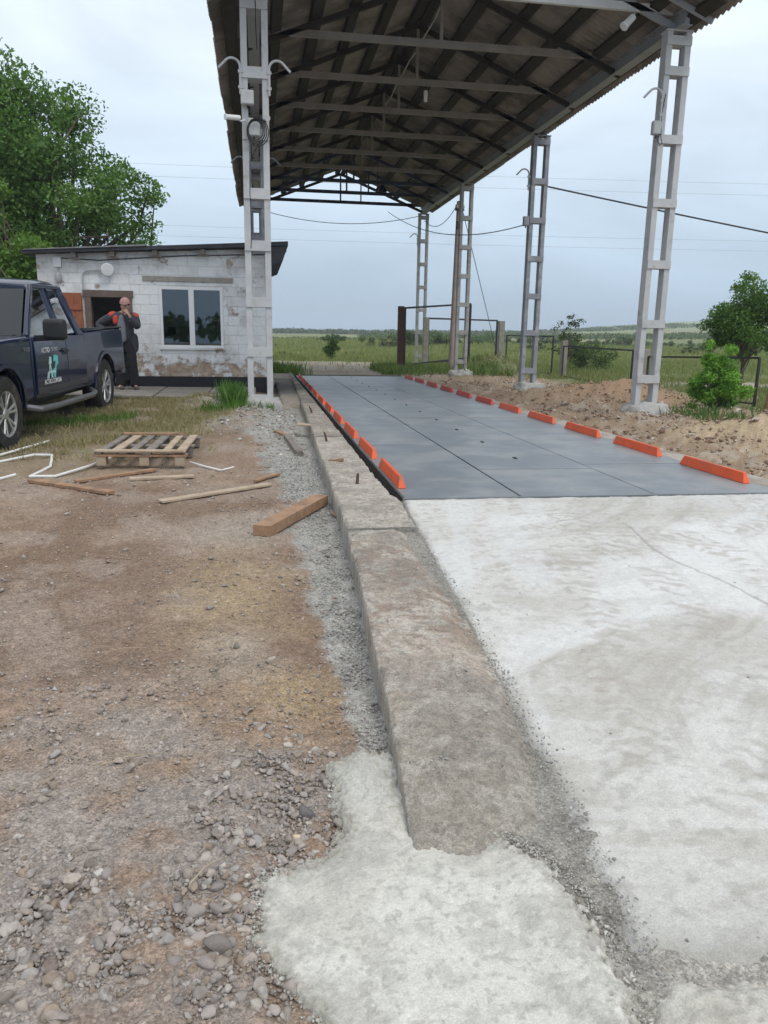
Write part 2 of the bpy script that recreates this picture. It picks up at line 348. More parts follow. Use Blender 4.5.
# ramp of fresh pale concrete
def ramp_z(x, y):
    d = poly_sd(x, y, RAMP)+(fbm(x, y, 9, 4, 101)-.5)*.06
    base = .022+.072*sst(1.2, 6.0, y)
    rid = (fbm(x*1.1+.35*y, y*9+3*np.sin(x*1.3+y*.5), 1.5, 3, 118)-.5)*.010*sst(.35, .6, fbm(x, y, .7, 3, 119))
    rough = (fbm(x, y, 25, 3, 103)-.5)*.008
    return base*sst(-.005, .05, d)-.06*sst(.0, -.05, d)+rid+rough
def ramp_c(x, y):
    d = poly_sd(x, y, RAMP)+(fbm(x, y, 9, 4, 101)-.5)*.06
    n1 = fbm(x, y, 1.2, 4, 111); n2 = fbm(x*.9+.3*y, y*6+x, 1.8, 4, 112); n3 = fbm(x, y, 9, 4, 113); n4 = fbm(x*4-y*.8, y*.8, 1.5, 3, 114)
    c = np.zeros(x.shape+(3,))+np.array((.56, .555, .53))
    mask = sst(.44, .60, n1+.1*(fbm(x, y, .45, 2, 115)-.5))
    c = mixc(c, mask*sst(.46, .56, n2)*.55, (.41, .39, .35)); c = mixc(c, sst(.52, .7, n3)*.2, (.41, .395, .36))
    n5 = fbm(x*1.1+.35*y, y*9+3*np.sin(x*1.3+y*.5), 1.5, 3, 118); n6 = fbm(x, y, .7, 3, 119)
    c = mixc(c, sst(.45, .6, n6)*sst(.58, .64, n5)*.55, (.34, .315, .28)); c = mixc(c, sst(.52, .4, n6)*sst(.55, .64, n5)*.35, (.40, .38, .34))
    ar_ = np.hypot((x-3.4), (y-1.4)*.8); sw = fbm(ar_*7, np.arctan2(y-1.4, x-3.4)*2, 1., 3, 120); c = mixc(c, sst(.50, .66, sw)*sst(.4, .6, fbm(x, y, .9, 2, 124))*.6, (.60, .61, .60))
    c = mixc(c, sst(.60, .68, fbm(x, y, 22, 3, 126))*.5, (.36, .345, .32))
    c = mixc(c, sst(.42, .75, n1)*.35, (.45, .43, .40)); c = mixc(c, sst(.5, .66, n4)*.45, (.60, .61, .61))
    c = mixc(c, sst(.10, .0, d)*.8, (.30, .29, .265)); c = mixc(c, sst(1.75, 1.3, y+(n3-.5)*.4)*.45, (.37, .36, .33))
    for (cx_, cy_, r0_, r1_, a0_, a1_, k_) in ((3.6, 1.0, .9, 3.6, 1.2, 2.75, .8), (1.2, 7.2, 1.6, 4.2, 4.75, 5.9, .7), (5.2, 3.4, 1.2, 3.2, 2.2, 3.9, .8), (.2, .2, 2.2, 4.6, .35, 1.2, .6)):
        rr_ = np.hypot(x-cx_, y-cy_); aa_ = np.mod(np.arctan2(y-cy_, x-cx_), 2*PI); rr2 = rr_+(n1-.5)*.35
        st_ = fbm(rr2*13, aa_*1.3, 1., 3, int(cx_*10)); st2 = fbm(rr2*2.2, aa_*1.1+3, 1., 3, int(cx_*10)+5)
        w_ = sst(r0_, r0_+.5, rr2)*sst(r1_, r1_-.6, rr2)*sst(a0_, a0_+.25, aa_+(n3-.5)*.1)*sst(a1_, a1_-.3, aa_)*k_*sst(.35, .6, fbm(x, y, 1.3, 3, int(cx_*10)+9))
        c = mixc(c, w_*sst(.50, .60, st_)*.7, (.37, .35, .315)); c = mixc(c, w_*sst(.48, .56, st2)*.8, (.67, .675, .67)); c = mixc(c, w_*sst(.46, .38, st2)*.6, (.42, .40, .36))
    for (xa, ya, xb, yb, wd) in ((1.9, 2.0, 2.35, 5.7, .20), (3.1, 3.0, 2.6, 5.9, .18), (1.5, 4.2, 3.9, 5.1, .16), (1.7, 1.5, 3.4, 3.3, .2), (1.15, 1.75, 1.9, 4.6, .16), (1.3, 1.6, 2.3, 2.3, .22), (2.6, 2.0, 2.9, 4.2, .2)):
        L_ = math.hypot(xb-xa, yb-ya); tx, ty = (xb-xa)/L_, (yb-ya)/L_; al = (x-xa)*tx+(y-ya)*ty+(n3-.5)*.22; ac = -(x-xa)*ty+(y-ya)*tx+(n1-.5)*.5
        ph = (al+.45*np.abs(ac))/.125; st_ = np.abs(ph-np.round(ph))*2
        c = mixc(c, sst(.62, .22, st_)*sst(wd, wd*.6, np.abs(ac))*sst(-.1, .3, al)*sst(L_+.1, L_-.3, al)*sst(.42, .56, fbm(x, y, 4.5, 3, int(xa*10)))*.5, (.36, .335, .295))
    # thin wandering crack
    xc = 2.55+.05*np.sin(y*4)+.08*(fbm(y, y*0, 2, 3, 117)-.5)
    c = mixc(c, sst(.014, .004, np.abs(x-xc))*sst(3.2, 3.5, y)*sst(5.2, 5., y)*.6, (.25, .24, .22))
    return c
sheet('concrete_ramp', .6, 7.5, 1.1, 6.036, 620, 420, ramp_z, ramp_c, MC, 1.35)

# fresh mortar patch at the near end of the kerb
def patch_z(x, y):
    d = poly_sd(x, y, PATCH)+(fbm(x, y, 20, 5, 121)-.5)*.05+(fbm(x, y, 75, 4, 127)-.5)*.075
    lump = sst(2.0, 2.15, y)*sst(.5, .4, x)
    return .011*sst(-.03, .16, d)-.05*sst(.0, -.08, d)+.03*sst(.56, .70, x)*sst(-.03, .05, d)+(fbm(x, y, 40, 4, 122)-.5)*(.005+.028*lump)+(fbm(x, y, 8, 2, 123)-.5)*.006
def patch_c(x, y):
    d = poly_sd(x, y, PATCH)+(fbm(x, y, 20, 5, 121)-.5)*.05+(fbm(x, y, 75, 4, 127)-.5)*.075
    n1 = fbm(x, y, 5, 4, 131); n2 = fbm(x, y, 24, 4, 132)
    c = np.zeros(x.shape+(3,))+np.array((.57, .56, .515)); c = mixc(c, sst(.5, .65, n1)*.4, (.43, .41, .36)); c = mixc(c, sst(.62, .7, fbm(x, y, 60, 3, 128))*.5, (.33, .32, .29)); c = mixc(c, sst(2.0, 2.15, y)*.6, (.42, .42, .39)); c = mixc(c, sst(.5, .62, fbm(x, y, 11, 4, 129))*sst(.25, .0, d)*.6, (.36, .35, .32))
    c = mixc(c, sst(.56, .68, n2)*.4, (.36, .355, .33)); c = mixc(c, sst(.035, .0, d)*.7, (.33, .32, .28)); return c
sheet('fresh_mortar_patch', -.12, .88, .85, 2.45, 330, 420, patch_z, patch_c, MC)
PATCH2 = [(.86, 1.30), (1.1, 1.27), (1.6, 1.21), (2.4, 1.16), (7.4, 1.1), (7.4, .5), (.6, .5), (.74, 1.05), (.79, 1.2)]
def patch2_z(x, y):
    d = poly_sd(x, y, PATCH2)+(fbm(x, y, 20, 5, 221)-.5)*.07
    return .034*sst(-.03, .08, d)-.05*sst(.0, -.08, d)+(fbm(x, y, 45, 4, 222)-.5)*.013+(fbm(x, y, 9, 2, 223)-.5)*.01
def patch2_c(x, y):
    n1 = fbm(x, y, 6, 4, 231); c = np.zeros(x.shape+(3,))+np.array((.50, .485, .44)); c = mixc(c, sst(.48, .6, n1)*.6, (.39, .37, .325)); return mixc(c, sst(.56, .66, fbm(x, y, 40, 3, 232))*.5, (.31, .295, .265))
sheet('rough_mortar_spread', .55, 3.2, .7, 1.4, 420, 160, patch2_z, patch2_c, MC)

# old kerb strip: three cast lengths, the joints a step apart
KS = [(1.62, 4.93, .125), (4.94, 9.6, .138), (9.612, 14.2, .15), (14.215, 19.2, .16), (19.215, 25.2, .16)]
def rightx(y): return np.interp(y, [1.3, 2.0, 2.65, 4.4, 5.9, 6.0, 26], [.84, .90, .93, 1.00, 1.08, 1.035, 1.035])
ks_root = None
for i, (a, b, h) in enumerate(KS):
    ny = 330 if i == 0 else (220 if i == 1 else 60); nx = 90 if i < 2 else 30
    yy = np.linspace(a, b, ny); tt = np.linspace(0, 1, nx)
    xl = kerb_x(yy)+(.012*(fbm(yy, yy*0, 5, 3, 141)-.5)+.02*(fbm(yy, yy*0, 1.3, 2, 143)-.5)); xr = rightx(yy)
    prof = np.concatenate([[0, 0.0], tt, [1.0]]); zt = np.concatenate([[-.12, h*.55], np.full(nx, h), [-.35 if i else -.03]])
    off = np.concatenate([[-.004, -.002], np.zeros(nx), [0]])
    X_ = xl[:, None]+(xr-xl)[:, None]*prof[None, :]+off[None, :]; Y_ = np.repeat(yy[:, None], X_.shape[1], 1)
    dn = sst(1.9, 3.1, yy)[:, None]*.5+.5 if i == 0 else 1.0
    Z_ = zt[None, :]*np.ones_like(X_); top = (Z_ > 0)
    Z_ = np.where(top, Z_*dn+(fbm(X_, Y_, 22, 4, 144)-.5)*(.011 if i == 0 else (.009 if i == 1 else .004))+(fbm(X_, Y_, 70, 2, 148)-.5)*(.006 if i == 0 else .003)+(fbm(X_, Y_, 3, 3, 145)-.5)*.012, Z_)
    edge = np.minimum(prof, 1-prof)[None, :]*(xr-xl)[:, None]
    Z_ = np.where(top, Z_-.014*sst(.018, 0, edge)*(.1+1.4*sst(.45, .7, fbm(X_, Y_, 9, 3, 146))), Z_)
    if i == 0:
        Z_ = np.where(top, Z_-.055*sst(.16, 0, (xr[:, None]-X_)), Z_); Z_ -= np.where(top, .07*sst(2.2, 1.62, Y_+(fbm(X_, Y_, 8, 2, 147)-.5)*.1), 0)
    n1 = fbm(X_, Y_, 1.6, 4, 151); n2 = fbm(X_, Y_, 14, 4, 152); n3 = fbm(X_, Y_, 5, 4, 153)
    base = (.365, .315, .26) if i == 0 else ((.41, .375, .325) if i == 1 else (.33, .29, .24))
    c = np.zeros(X_.shape+(3,))+np.array(base)
    if i == 0:
        c = mixc(c, sst(4.7, 4.4, Y_)*sst(2.5, 3.3, Y_+(n3-.5)*1.2)*.8, (.305, .24, .195)); c = mixc(c, sst(.45, .55, fbm(X_, Y_, 3.5, 4, 155))*sst(2.4, 2.8, Y_)*sst(4.2, 3.6, Y_)*.6, (.46, .40, .35)); c = mixc(c, sst(2.9, 2.2, Y_)*.5, (.38, .355, .30))
        c = mixc(c, sst(.03, .0, edge)*sst(.45, .55, n3), (.36, .345, .315)); c = mixc(c, sst(4.6, 4.85, Y_)*.6, (.34, .32, .285))
    c = mixc(c, sst(.48, .60, n2)*.6, (.50, .47, .42)); c = mixc(c, sst(.58, .66, fbm(X_, Y_, 45, 3, 156))*.5, (.22, .20, .175)); c = mixc(c, sst(.52, .66, n3)*.45, (.25, .225, .195)); c = mixc(c, sst(.55, .7, n1)*.4, (.20, .19, .17))
    if i >= 3: c = mixc(c, sst(.38, .5, n1)*.6, (.16, .15, .145))
    c = np.where(top[..., None], c, np.array((.30, .29, .265))*(.95+.45*n2[..., None]))
    v = np.stack([X_, Y_, Z_], -1).reshape(-1, 3); f = grid_faces(*X_.shape)
    # end caps
    nn = X_.shape[1]; b0 = len(v); cc = c.reshape(-1, 3); capv = []; capf = []; capc = []
    for row in (0, len(yy)-1):
        for k in range(nn-1):
            p, q = v[row*nn+k], v[row*nn+k+1]; j = b0+len(capv)
            capv += [p, q, [q[0], q[1], -.2], [p[0], p[1], -.2]]; capf.append([j, j+1, j+2, j+3]); capc += [[.28, .27, .245]]*4
    o = np_obj('kerb_strip', np.vstack([v, capv]), np.vstack([f, capf]), MK, np.vstack([cc, capc]), True, center=True)
    tag(o, kind='structure')
# concrete apron beside the hut
def ap_z(x, y): return .12+.02*(fbm(x, y, 2, 3, 161)-.5)-.14*sst(.08, 0, np.minimum(np.minimum(x-.36, 2.0), np.minimum(y-14.6, 25.4-y))+(fbm(x, y, 3, 3, 162)-.5)*.12)
def ap_c(x, y):
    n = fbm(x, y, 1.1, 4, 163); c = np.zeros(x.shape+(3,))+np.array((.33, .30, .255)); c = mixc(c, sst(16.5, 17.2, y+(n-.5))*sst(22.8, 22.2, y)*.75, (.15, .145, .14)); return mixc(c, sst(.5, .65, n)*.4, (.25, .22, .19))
sheet('concrete_apron', .30, 1.0, 14.5, 25.5, 30, 160, ap_z, ap_c, MK)
# pale edge strip right of the scale
def rs_z(x, y):
    d = np.minimum(x-4.60, 4.98-x)+(fbm(x, y, 3, 3, 165)-.5)*.12
    return .075*sst(-.01, .04, d)-.06*sst(.0, -.05, d)+.006*(fbm(x, y, 8, 3, 166)-.5)
def rs_c(x, y):
    n = fbm(x, y, 1.4, 4, 167); c = np.zeros(x.shape+(3,))+np.array((.42, .395, .35)); return mixc(c, sst(.5, .62, n)*.6, (.27, .22, .18))
sheet('concrete_edge_strip', 4.52, 5.12, 6.04, 25.4, 40, 420, rs_z, rs_c, MK)
# haunch wall of the pit under the far and near ends
MB().box(1.08, 4.60, 5.90, 6.00, -.3, .060).build('pit_end_wall', MK)['kind'] = 'structure'
MB().box(4.56, 4.62, 6.02, 25.1, -.3, .03).build('pit_side_wall', MK)['kind'] = 'structure'

# ------------------------------------------------------------------ truck scale
MSTEEL = M('deck_steel_paint', (.150, .168, .188), rough=.42, var=.12, scale=2.2, bumpk=.08, bscale=9, stain=(.235, .245, .25), sscale=1.5, sthr=(.45, .62), smul=.8, coords='World', spec=.5)
MSTEELD = M('dark_steel', (.02, .022, .026), rough=.6, var=.3, scale=6, bumpk=.1)
MRED = M('orange_red_paint', (.66, .095, .028), rough=.5, var=.10, scale=5, bumpk=.06, stain=(.30, .13, .08), sscale=7, sthr=(.54, .68), coords='World')
MREDF = M('darker_red_paint', (.50, .06, .035), rough=.6, var=.15, scale=5, bumpk=.06, coords='World')  # darker red for the farther guide blocks
sc = thing('truck_scale', 'long blue-grey steel deck truck scale lying under the canopy, edged with orange-red guide blocks', 'truck scale', (2.85, 15.3, -.1))
DX0, DX1 = 1.21, 4.56
for k in range(3):
    y0 = 6.04+k*6.12; y1 = y0+6.10
    for j in range(3):
        a, b = 1.16, 2.145
        ya = y0+j*2.03+(.0 if j == 0 else .01); yb = y0+(j+1)*2.03 if j < 2 else y1
        # left plates (wide strips) and right plates with their own staggered joints
        if j == 0: MB().box(a, b-.01, y0+.006, y0+3.04, .07, .100+.001*(k % 2)).build('deck_plate', MSTEEL, sc, .003)
        if j == 1: MB().box(a, b-.01, y0+3.055, y1-.006, .07, .101).build('deck_plate', MSTEEL, sc, .003)
    cuts = [y0+.006, y0+1.30, y0+3.80, y1-.006]
    for q in range(3):
        for (xa, xb) in ((2.155, 3.34), (3.35, DX1)):
            o_ = .25 if xa > 3 else 0.
            ca = cuts[q]+(o_ if 0 < q else 0); cb = cuts[q+1]+(o_ if q < 2 else 0)
            MB().box(xa, xb, ca+(.007 if q else 0), cb-.007, .07, .100+.0015*((q+k) % 2)).build('deck_plate', MSTEEL, sc, .003)
    for xx in (1.30, 2.15, 3.34, 4.42): MB().box(xx-.07, xx+.07, y0+.02, y1-.02, -.22, .068).build('girder', MSTEELD, sc)
for k in range(14):
    yy = 8.01+k*1.28
    if yy < 24.2: MB().prism([(2.735, yy-.045), (2.765, yy-.05), (2.775, yy+.045), (2.74, yy+.05)], 'z', .1005, .109).build('lifting_lug', MSTEELD, sc)
def guide(x, y0, mat, w=.07):
    b = MB(); L_ = 1.14; h = .098
    s_ = 1 if x < 3 else -1
    pr = [(y0, .101), (y0+L_, .101), (y0+L_-.05, .101+h), (y0+.05, .101+h)]
    vs = [(x-w/2, *pr[0]), (x-w/2, *pr[1]), (x+w/2, *pr[1]), (x+w/2, *pr[0]), (x-w/2+.02, *pr[3]), (x-w/2+.02, *pr[2]), (x+w/2-.02, *pr[2]), (x+w/2-.02, *pr[3])]
    b.add(vs, [(0, 3, 2, 1), (4, 5, 6, 7), (0, 1, 5, 4), (1, 2, 6, 5), (2, 3, 7, 6), (3, 0, 4, 7)])
    return b.build('guide_block', mat, sc, .006)
for k in range(11):
    y0 = 6.42+k*1.615
    guide(1.205, y0, MRED if k < 7 else MREDF); guide(4.47, y0, MRED if k < 5 else MREDF)
# dark side channel seen in the slot on the left
MB().box(1.16, 1.175, 6.05, 24.4, -.2, .062).build('side_channel', MSTEELD, sc)
MB().box(1.14, 4.56, 6.008, 6.030, .02, .102).build('end_angle', MSTEEL, sc)
MB().box(1.14, 4.56, 24.42, 24.46, .0, .102).build('end_angle', MSTEEL, sc)
tag(MB().box(1.1, 4.6, 24.47, 25.15, -.2, .085).build('approach_slab', MK), kind='structure')

# ------------------------------------------------------------------ canopy
MPOST = M('grey_post_paint', (.47, .475, .485), rough=.6, var=.09, scale=5, bumpk=.15, bscale=30, stain=(.33, .32, .30), sscale=4, sthr=(.56, .70), coords='World')
MPOST2 = M('weathered_post_paint', (.27, .28, .31), rough=.65, var=.14, scale=4, bumpk=.2, stain=(.42, .42, .43), sscale=3, sthr=(.5, .66), coords='World')
MPOST3 = M('pale_bare_post', (.36, .355, .35), rough=.75, var=.16, scale=4, bumpk=.2, stain=(.25, .23, .21), sscale=3, sthr=(.5, .66), coords='World')
MBEAM = M('grey_beam_paint', (.30, .315, .345), rough=.55, var=.12, scale=3, bumpk=.08, coords='World')
MFRONT = M('white_front_beam_paint', (.60, .61, .62), rough=.5, var=.1, scale=3, bumpk=.05, coords='World')
MBEAMD = M('dark_blue_truss_paint', (.045, .055, .10), rough=.5, var=.2, scale=3, bumpk=.08, coords='World')
MRAFT = M('brown_grey_tie', (.25, .225, .205), rough=.6, var=.2, scale=3, bumpk=.08, coords='World')
MPURL = M('dark_timber_purlin', (.035, .028, .022), rough=.85, var=.3, scale=5, bumpk=.2, coords='World')
MSLATE = M('fibre_cement', (.28, .25, .215), rough=.9, var=.22, scale=1.6, bumpk=.25, bscale=30, stain=(.14, .125, .11), sscale=.9, sthr=(.45, .62), coords='World')
MFOOT = M('rough_footing', (.37, .365, .35), rough=.95, var=.2, scale=9, bumpk=.6, coords='World')
cn = thing('canopy', 'tall open drive-through canopy with corrugated gable roof on lattice posts over the scale', 'canopy', (3.5, 23.6, 0))
RZ, SL = 8.02, .385
XL, XR = .03, 7.02
ROWS = [13.4, 20.3, 27.1, 34.0]
def rungs(base, top, n): return [base+(top-base)*k/n for k in range(n+1)]
def ladder(x, y, mat, w, dep, lw, zs, rh, zt=6.38, zb=-.1, lab=None):
    b = MB(); b.box(x-w/2, x-w/2+lw, y-dep/2, y+dep/2, zb, zt); b.box(x+w/2-lw, x+w/2, y-dep/2, y+dep/2, zb, zt)
    b.box(x-w/2-.015, x+w/2+.015, y-dep/2-.015, y+dep/2+.015, zt, zt+.03)
    o = b.build('post', mat, cn, .008)
    if lab: o['label'] = lab
    for k, z in enumerate(zs):
        MB().box(x-w/2+lw-.004, x+w/2-lw+.004, y-dep/2+.004, y+dep/2-.004, z-rh/2, z+rh/2).box(x-w/2+.002, x+w/2-.002, y-dep/2-.022, y-dep/2-.0005, z-rh/2, z+rh/2).build('rung', mat, o)
    # footing lump
    return o
lz = [6.26, 5.30, 4.42, 3.55, 2.76, 1.88, 1.08, .28]
for i, y in enumerate(ROWS):
    ladder(XL, y, MPOST if i == 0 else MPOST2, .42, .26, .10, lz, .16, lab='light grey lattice post nearest on the left, carrying cameras' if i == 0 else None)
    zr = [6.24, 5.78, 4.72, 3.70, 2.68, 1.66, .68]
    ladder([XR, XR+.23, XR+.07, XR+.03][i], y+(.15 if i == 1 else 0), [MPOST, MPOST2, MPOST3, MPOST3][i], .44, .20, .105, zr if i == 0 else [6.25, 5.3, 4.35, 3.4, 2.45, 1.5, .5], .14,
           lab=['light grey lattice post nearest on the right', 'darker grey lattice post second on the right', 'pale weathered lattice post third on the right', 'pale weathered lattice post farthest on the right'][i])
def footing(x, y, s_=1., zz=0.):
    b = bmesh.new(); bmesh.ops.create_icosphere(b, subdivisions=4, radius=1)
    v = np.array([tuple(q.co) for q in b.verts]); f = np.array([[q.index for q in t.verts] for t in b.faces]); b.free()
    n = fbm(v[:, 0]*2+x, v[:, 1]*2+v[:, 2]+y, 1.6, 4, 171); v = v*(.8+.45*n)[:, None]
    p = np.sign(v)*np.abs(v)**.75
    p[:, 0] *= .38*s_; p[:, 1] *= .36*s_; p[:, 2] = p[:, 2]*.22+zz+.0+.14*(n-.5)
    p[:, 0] += x; p[:, 1] += y
    return np_obj('footing', p, f, MFOOT, None, True, cn)
for y in ROWS: footing(XL, y, .95, float(H(XL, y))-.02)
for i, y in enumerate(ROWS): footing([XR, XR+.23, XR+.07, XR+.03][i], y, 1.1, float(H(XR, y))-.02)
# eave beams (channels) on the post heads
for x in (XL, XR):
    MB().box(x-.04, x+.04, 13.1, 34.2, 6.42, 6.63).box(x-.10, x+.10, 13.1, 34.2, 6.405, 6.42).box(x-.10, x+.10, 13.1, 34.2, 6.63, 6.645).build('eave_beam', MBEAM, cn)
def rz_(x): return RZ-SL*abs(x-3.5)
for k in range(10):
    y = 13.42+2.28*k; mt = MFRONT if k == 0 else (MBEAMD if k >= 7 else MRAFT); zt = 6.72
    MB().box(XL-.15, XR+.15, y-.035, y+.035, zt-.06, zt+.06).build('tie_beam', mt, cn)
    for s_ in (-1, 1):
        MB().bar((3.5, y, RZ-.22), (3.5+s_*3.6, y, RZ-.22-SL*3.6), .07, .10).build('rafter', MBEAM if k == 0 else (MBEAMD if k >= 7 else MPURL), cn)
        if k >= 1:
            MB().bar((3.5+s_*.85, y, zt+.02), (3.5+s_*.85, y, RZ-.25-SL*.85), .05, .05, (0, 1, 0)).build('web_strut', mt, cn) if k in (7, 8, 9) and s_ > 0 else None
    MB().box(3.47, 3.53, y-.03, y+.03, zt+.061, RZ-.25).build('king_post', mt, cn)
# purlins
for s_ in (-1, 1):
    for k, d in enumerate((.12, .86, 1.60, 2.34, 3.08, 3.62 if s_ > 0 else 3.86)):
        x = 3.5+s_*d; z = RZ-SL*d-.10; w = .19 if k % 2 == 0 else .22
        a = math.atan(SL)*s_
        mt_ = Matrix.Translation((x, 0, z)) @ Matrix.Rotation(a, 4, 'Y')
        MB().box(-w/2, w/2, 12.28, 34.15, -.045, .045, mt_).build('purlin', MPURL, cn)
# corrugated sheets, shared mesh
WV = 7; PT = .155; SW = WV*PT; SLN = 1.50
def sheet_mesh(s_):
    SLN = 1.47 if s_ > 0 else 1.55
    nt_ = WV*8+5; v = []; f = []
    for lay in (0, 1):
        for i in range(nt_):
            yy = i*PT/8; zz = .040*math.cos(2*PI*yy/PT)-(.007 if lay else 0)
            for j in range(2): v.append((s_*j*SLN, yy, zz))
    n2 = nt_*2
    for i in range(nt_-1):
        f.append((i*2, i*2+2, i*2+3, i*2+1)); f.append((n2+i*2, n2+i*2+1, n2+i*2+3, n2+i*2+2))
        for j in (0, 1): f.append((i*2+j, n2+i*2+j, n2+i*2+2+j, i*2+2+j))
    f.append((0, 1, n2+1, n2)); e_ = (nt_-1)*2; f.append((e_, n2+e_, n2+e_+1, e_+1))
    me = bpy.data.meshes.new('roof_sheet'); me.from_pydata(v, [], f); me.materials.append(MSLATE)
    me.polygons.foreach_set('use_smooth', [True]*len(f)); me.set_sharp_from_angle(angle=R(50)); return me
for s_ in (-1, 1):
    me = sheet_mesh(s_); ca = math.cos(math.atan(SL))
    for r_ in range(3):
        for k in range(20):
            SLN = 1.47 if s_ > 0 else 1.55; d = r_*(SLN-.09)*ca
            o = bpy.data.objects.new('roof_sheet', me); COL.objects.link(o); o.parent = cn
            jit = random.uniform(-.02, .02) if r_ == 2 else 0
            o.location = Vector((3.5+s_*(d+jit), 12.2+k*SW, RZ-SL*d+.015-.012*r_+.004*(k % 2)))-CEN[cn.name]
            o.rotation_euler = (0, s_*math.atan(SL)+random.uniform(-.003, .003), 0)
            if r_ == 2 and k in (2, 7, 13): o.rotation_euler[1] += s_*.012
MB().bar((3.5, 12.2, RZ+.06), (3.5, 34.0, RZ+.06), .3, .02).build('ridge_cap', MSLATE, cn)
# gable bargeboard rafter at the very front
for s_ in (-1, 1):
    MB().bar((3.5, 12.9, RZ-.13), (3.5+s_*3.85, 12.9, RZ-.13-SL*3.85), .05, .08).build('gable_rafter', MBEAM, cn)

# fittings on the canopy: lamps, cameras, brackets, cables -------------------------------------------------
MWHITE = M('white_plastic', (.72, .73, .73), rough=.4, var=.05, bumpk=0)
MGREYP = M('grey_plastic', (.42, .43, .43), rough=.5, var=.08, bumpk=0)
MBLACK = M('black_plastic', (.012, .012, .014), rough=.4, var=.2, bumpk=0)
MCABLE = M('black_cable', (.02, .02, .022), rough=.6, var=.1, bumpk=0)
MLENS = M('lens_glass', (.01, .01, .015), rough=.08, var=.1, bumpk=0, spec=.8)
def hook(x, y, z, s_, label, group, mat=MPOST, dy=-.15):
    z += .12
    t = thing('cable_hook', label, 'hook', (x, y+dy, z), 0, group)
    pts = [(x, y+dy, z), (x, y+dy, z+.38)]+[(x+s_*(.125-.125*math.cos(a)), y+dy, z+.38+.12*math.sin(a)) for a in np.linspace(.3, 2.3, 8)]
    pts.append((pts[-1][0]+s_*.12, y+dy, pts[-1][2]-.12))
    MB().tube(pts, .019, 8).build('pipe', mat, t, smooth=True)
    MB().box(x-.035, x+.035, y+dy-.02, y+dy+.02, z+.08, z+.12).build('clamp', MGREYP, t); MB().box(x-.035, x+.035, y+dy-.02, y+dy+.02, z+.30, z+.34).build('clamp', MGREYP, t)
hook(-.19, 13.4, 4.86, -1, 'grey bent pipe curving left near the top of the nearest left post', 'bent pipes on the posts')
hook(.25, 13.4, 4.86, 1, 'grey bent pipe curving right near the top of the nearest left post', 'bent pipes on the posts')
hook(-.225, 20.3, 4.86, -1, 'grey bent pipe on the second left post, behind the nearest one', 'bent pipes on the posts', MPOST2)
hook(.285, 20.3, 4.86, 1, 'bent pipe curving right on the second left post under the roof', 'bent pipes on the posts', MPOST2)
hook(6.78, 13.4, 4.86, -1, 'bent pipe curving left off the nearest right post', 'bent pipes on the posts')
hook(6.93, 20.45, 4.95, -1, 'bent pipe on the second right post', 'bent pipes on the posts', MPOST2)
hook(6.78, 34.0, 4.95, -1, 'small bent pipe on the farthest right post', 'bent pipes on the posts', MPOST2)
def jbox(x, y, z, w, h, label, mat=MGREYP):
    t = thing('junction_box', label, 'junction box', (x, y, z-h/2), 0, 'junction boxes on the posts')
    MB().box(x-w/2, x+w/2, y-.05, y+.05, z-h/2, z+h/2).build('box_body', mat, t, .02, seg=3)
    MB().box(x-w/2+.012, x+w/2-.012, y-.058, y-.051, z-h/2+.012, z+h/2-.012).build('lid', mat, t, .004)
    MB().tube([(x, y, z-h/2), (x, y, z-h/2-.05)], .014).build('gland', MBLACK, t)
jbox(-.09, 13.19, 4.92, .20, .21, 'rounded pale junction box on the nearest left post below the upper crosspiece', MPOST)
jbox(-.0, 13.19, 4.50, .20, .26, 'grey junction box wrapped in a coil of black cable')
jbox(6.74, 13.28, 4.88, .17, .22, 'grey junction box on the left side of the nearest right post')
jbox(6.88, 20.2, 4.30, .15, .24, 'dark junction box on the second right post', MPOST2)
def cctv(x, y, z, d, label, mat=MWHITE, back=(0, .2, 0)):
    t = thing('security_camera', label, 'security camera', (x, y, z), 0, 'security cameras under the canopy'); d = Vector(d).normalized(); p = Vector((x, y, z))
    MB().lathe([(-.13, .03), (-.125, .038), (.09, .038), (.12, .045), (.125, .045), (.125, .034)], p, d, 18).build('camera_body', mat, t, smooth=True)
    MB().lathe([(.118, .033), (.122, .02), (.123, .0)], p, d, 18).build('lens', MLENS, t, smooth=True)
    MB().tube([p-d*.06, p-d*.06+Vector((0, 0, -.03))+Vector(back)*.5, p+Vector(back)-d*.06], .014).build('bracket', mat, t, smooth=True)
cctv(-.32, 13.08, 4.60, (-.85, -.5, -.10), 'white bullet camera pointing left from the nearest left post', back=(.14, .12, 0))
cctv(.19, 13.06, 4.60, (.15, -1, -.12), 'dark-faced bullet camera aimed forward on the right leg of the nearest left post', MGREYP, back=(0, .18, 0))
t = thing('cable_coil', 'loose coil of black cable hanging on the nearest left post', 'cable', (0, 13.1, 3.7))
for k in range(4):
    rr_ = .12+.018*k; MB().tube([(.01*k+.03+rr_*math.cos(a)*.95, 13.10-.012*k, 4.44-.01*k+rr_*math.sin(a)*1.15) for a in np.linspace(0, 2*PI, 28)], .008, 6).build('loop', MCABLE, t, smooth=True)
MB().tube([(.10, 13.12, 4.3), (-.07, 13.14, 4.0), (-.08, 13.16, 3.5), (-.06, 13.16, 3.0), (-.08, 13.16, 2.7)], .007, 6).build('tail', MCABLE, t, smooth=True)
tag(MB().tube([(.05, 13.22, 6.38), (.06, 13.16, 6.2), (.055, 13.17, 6.0), (.07, 13.19, 5.6)], .008, 6).build('cable', MCABLE, None, smooth=True), 'short black cable hanging from the head of the nearest left post', 'cable')
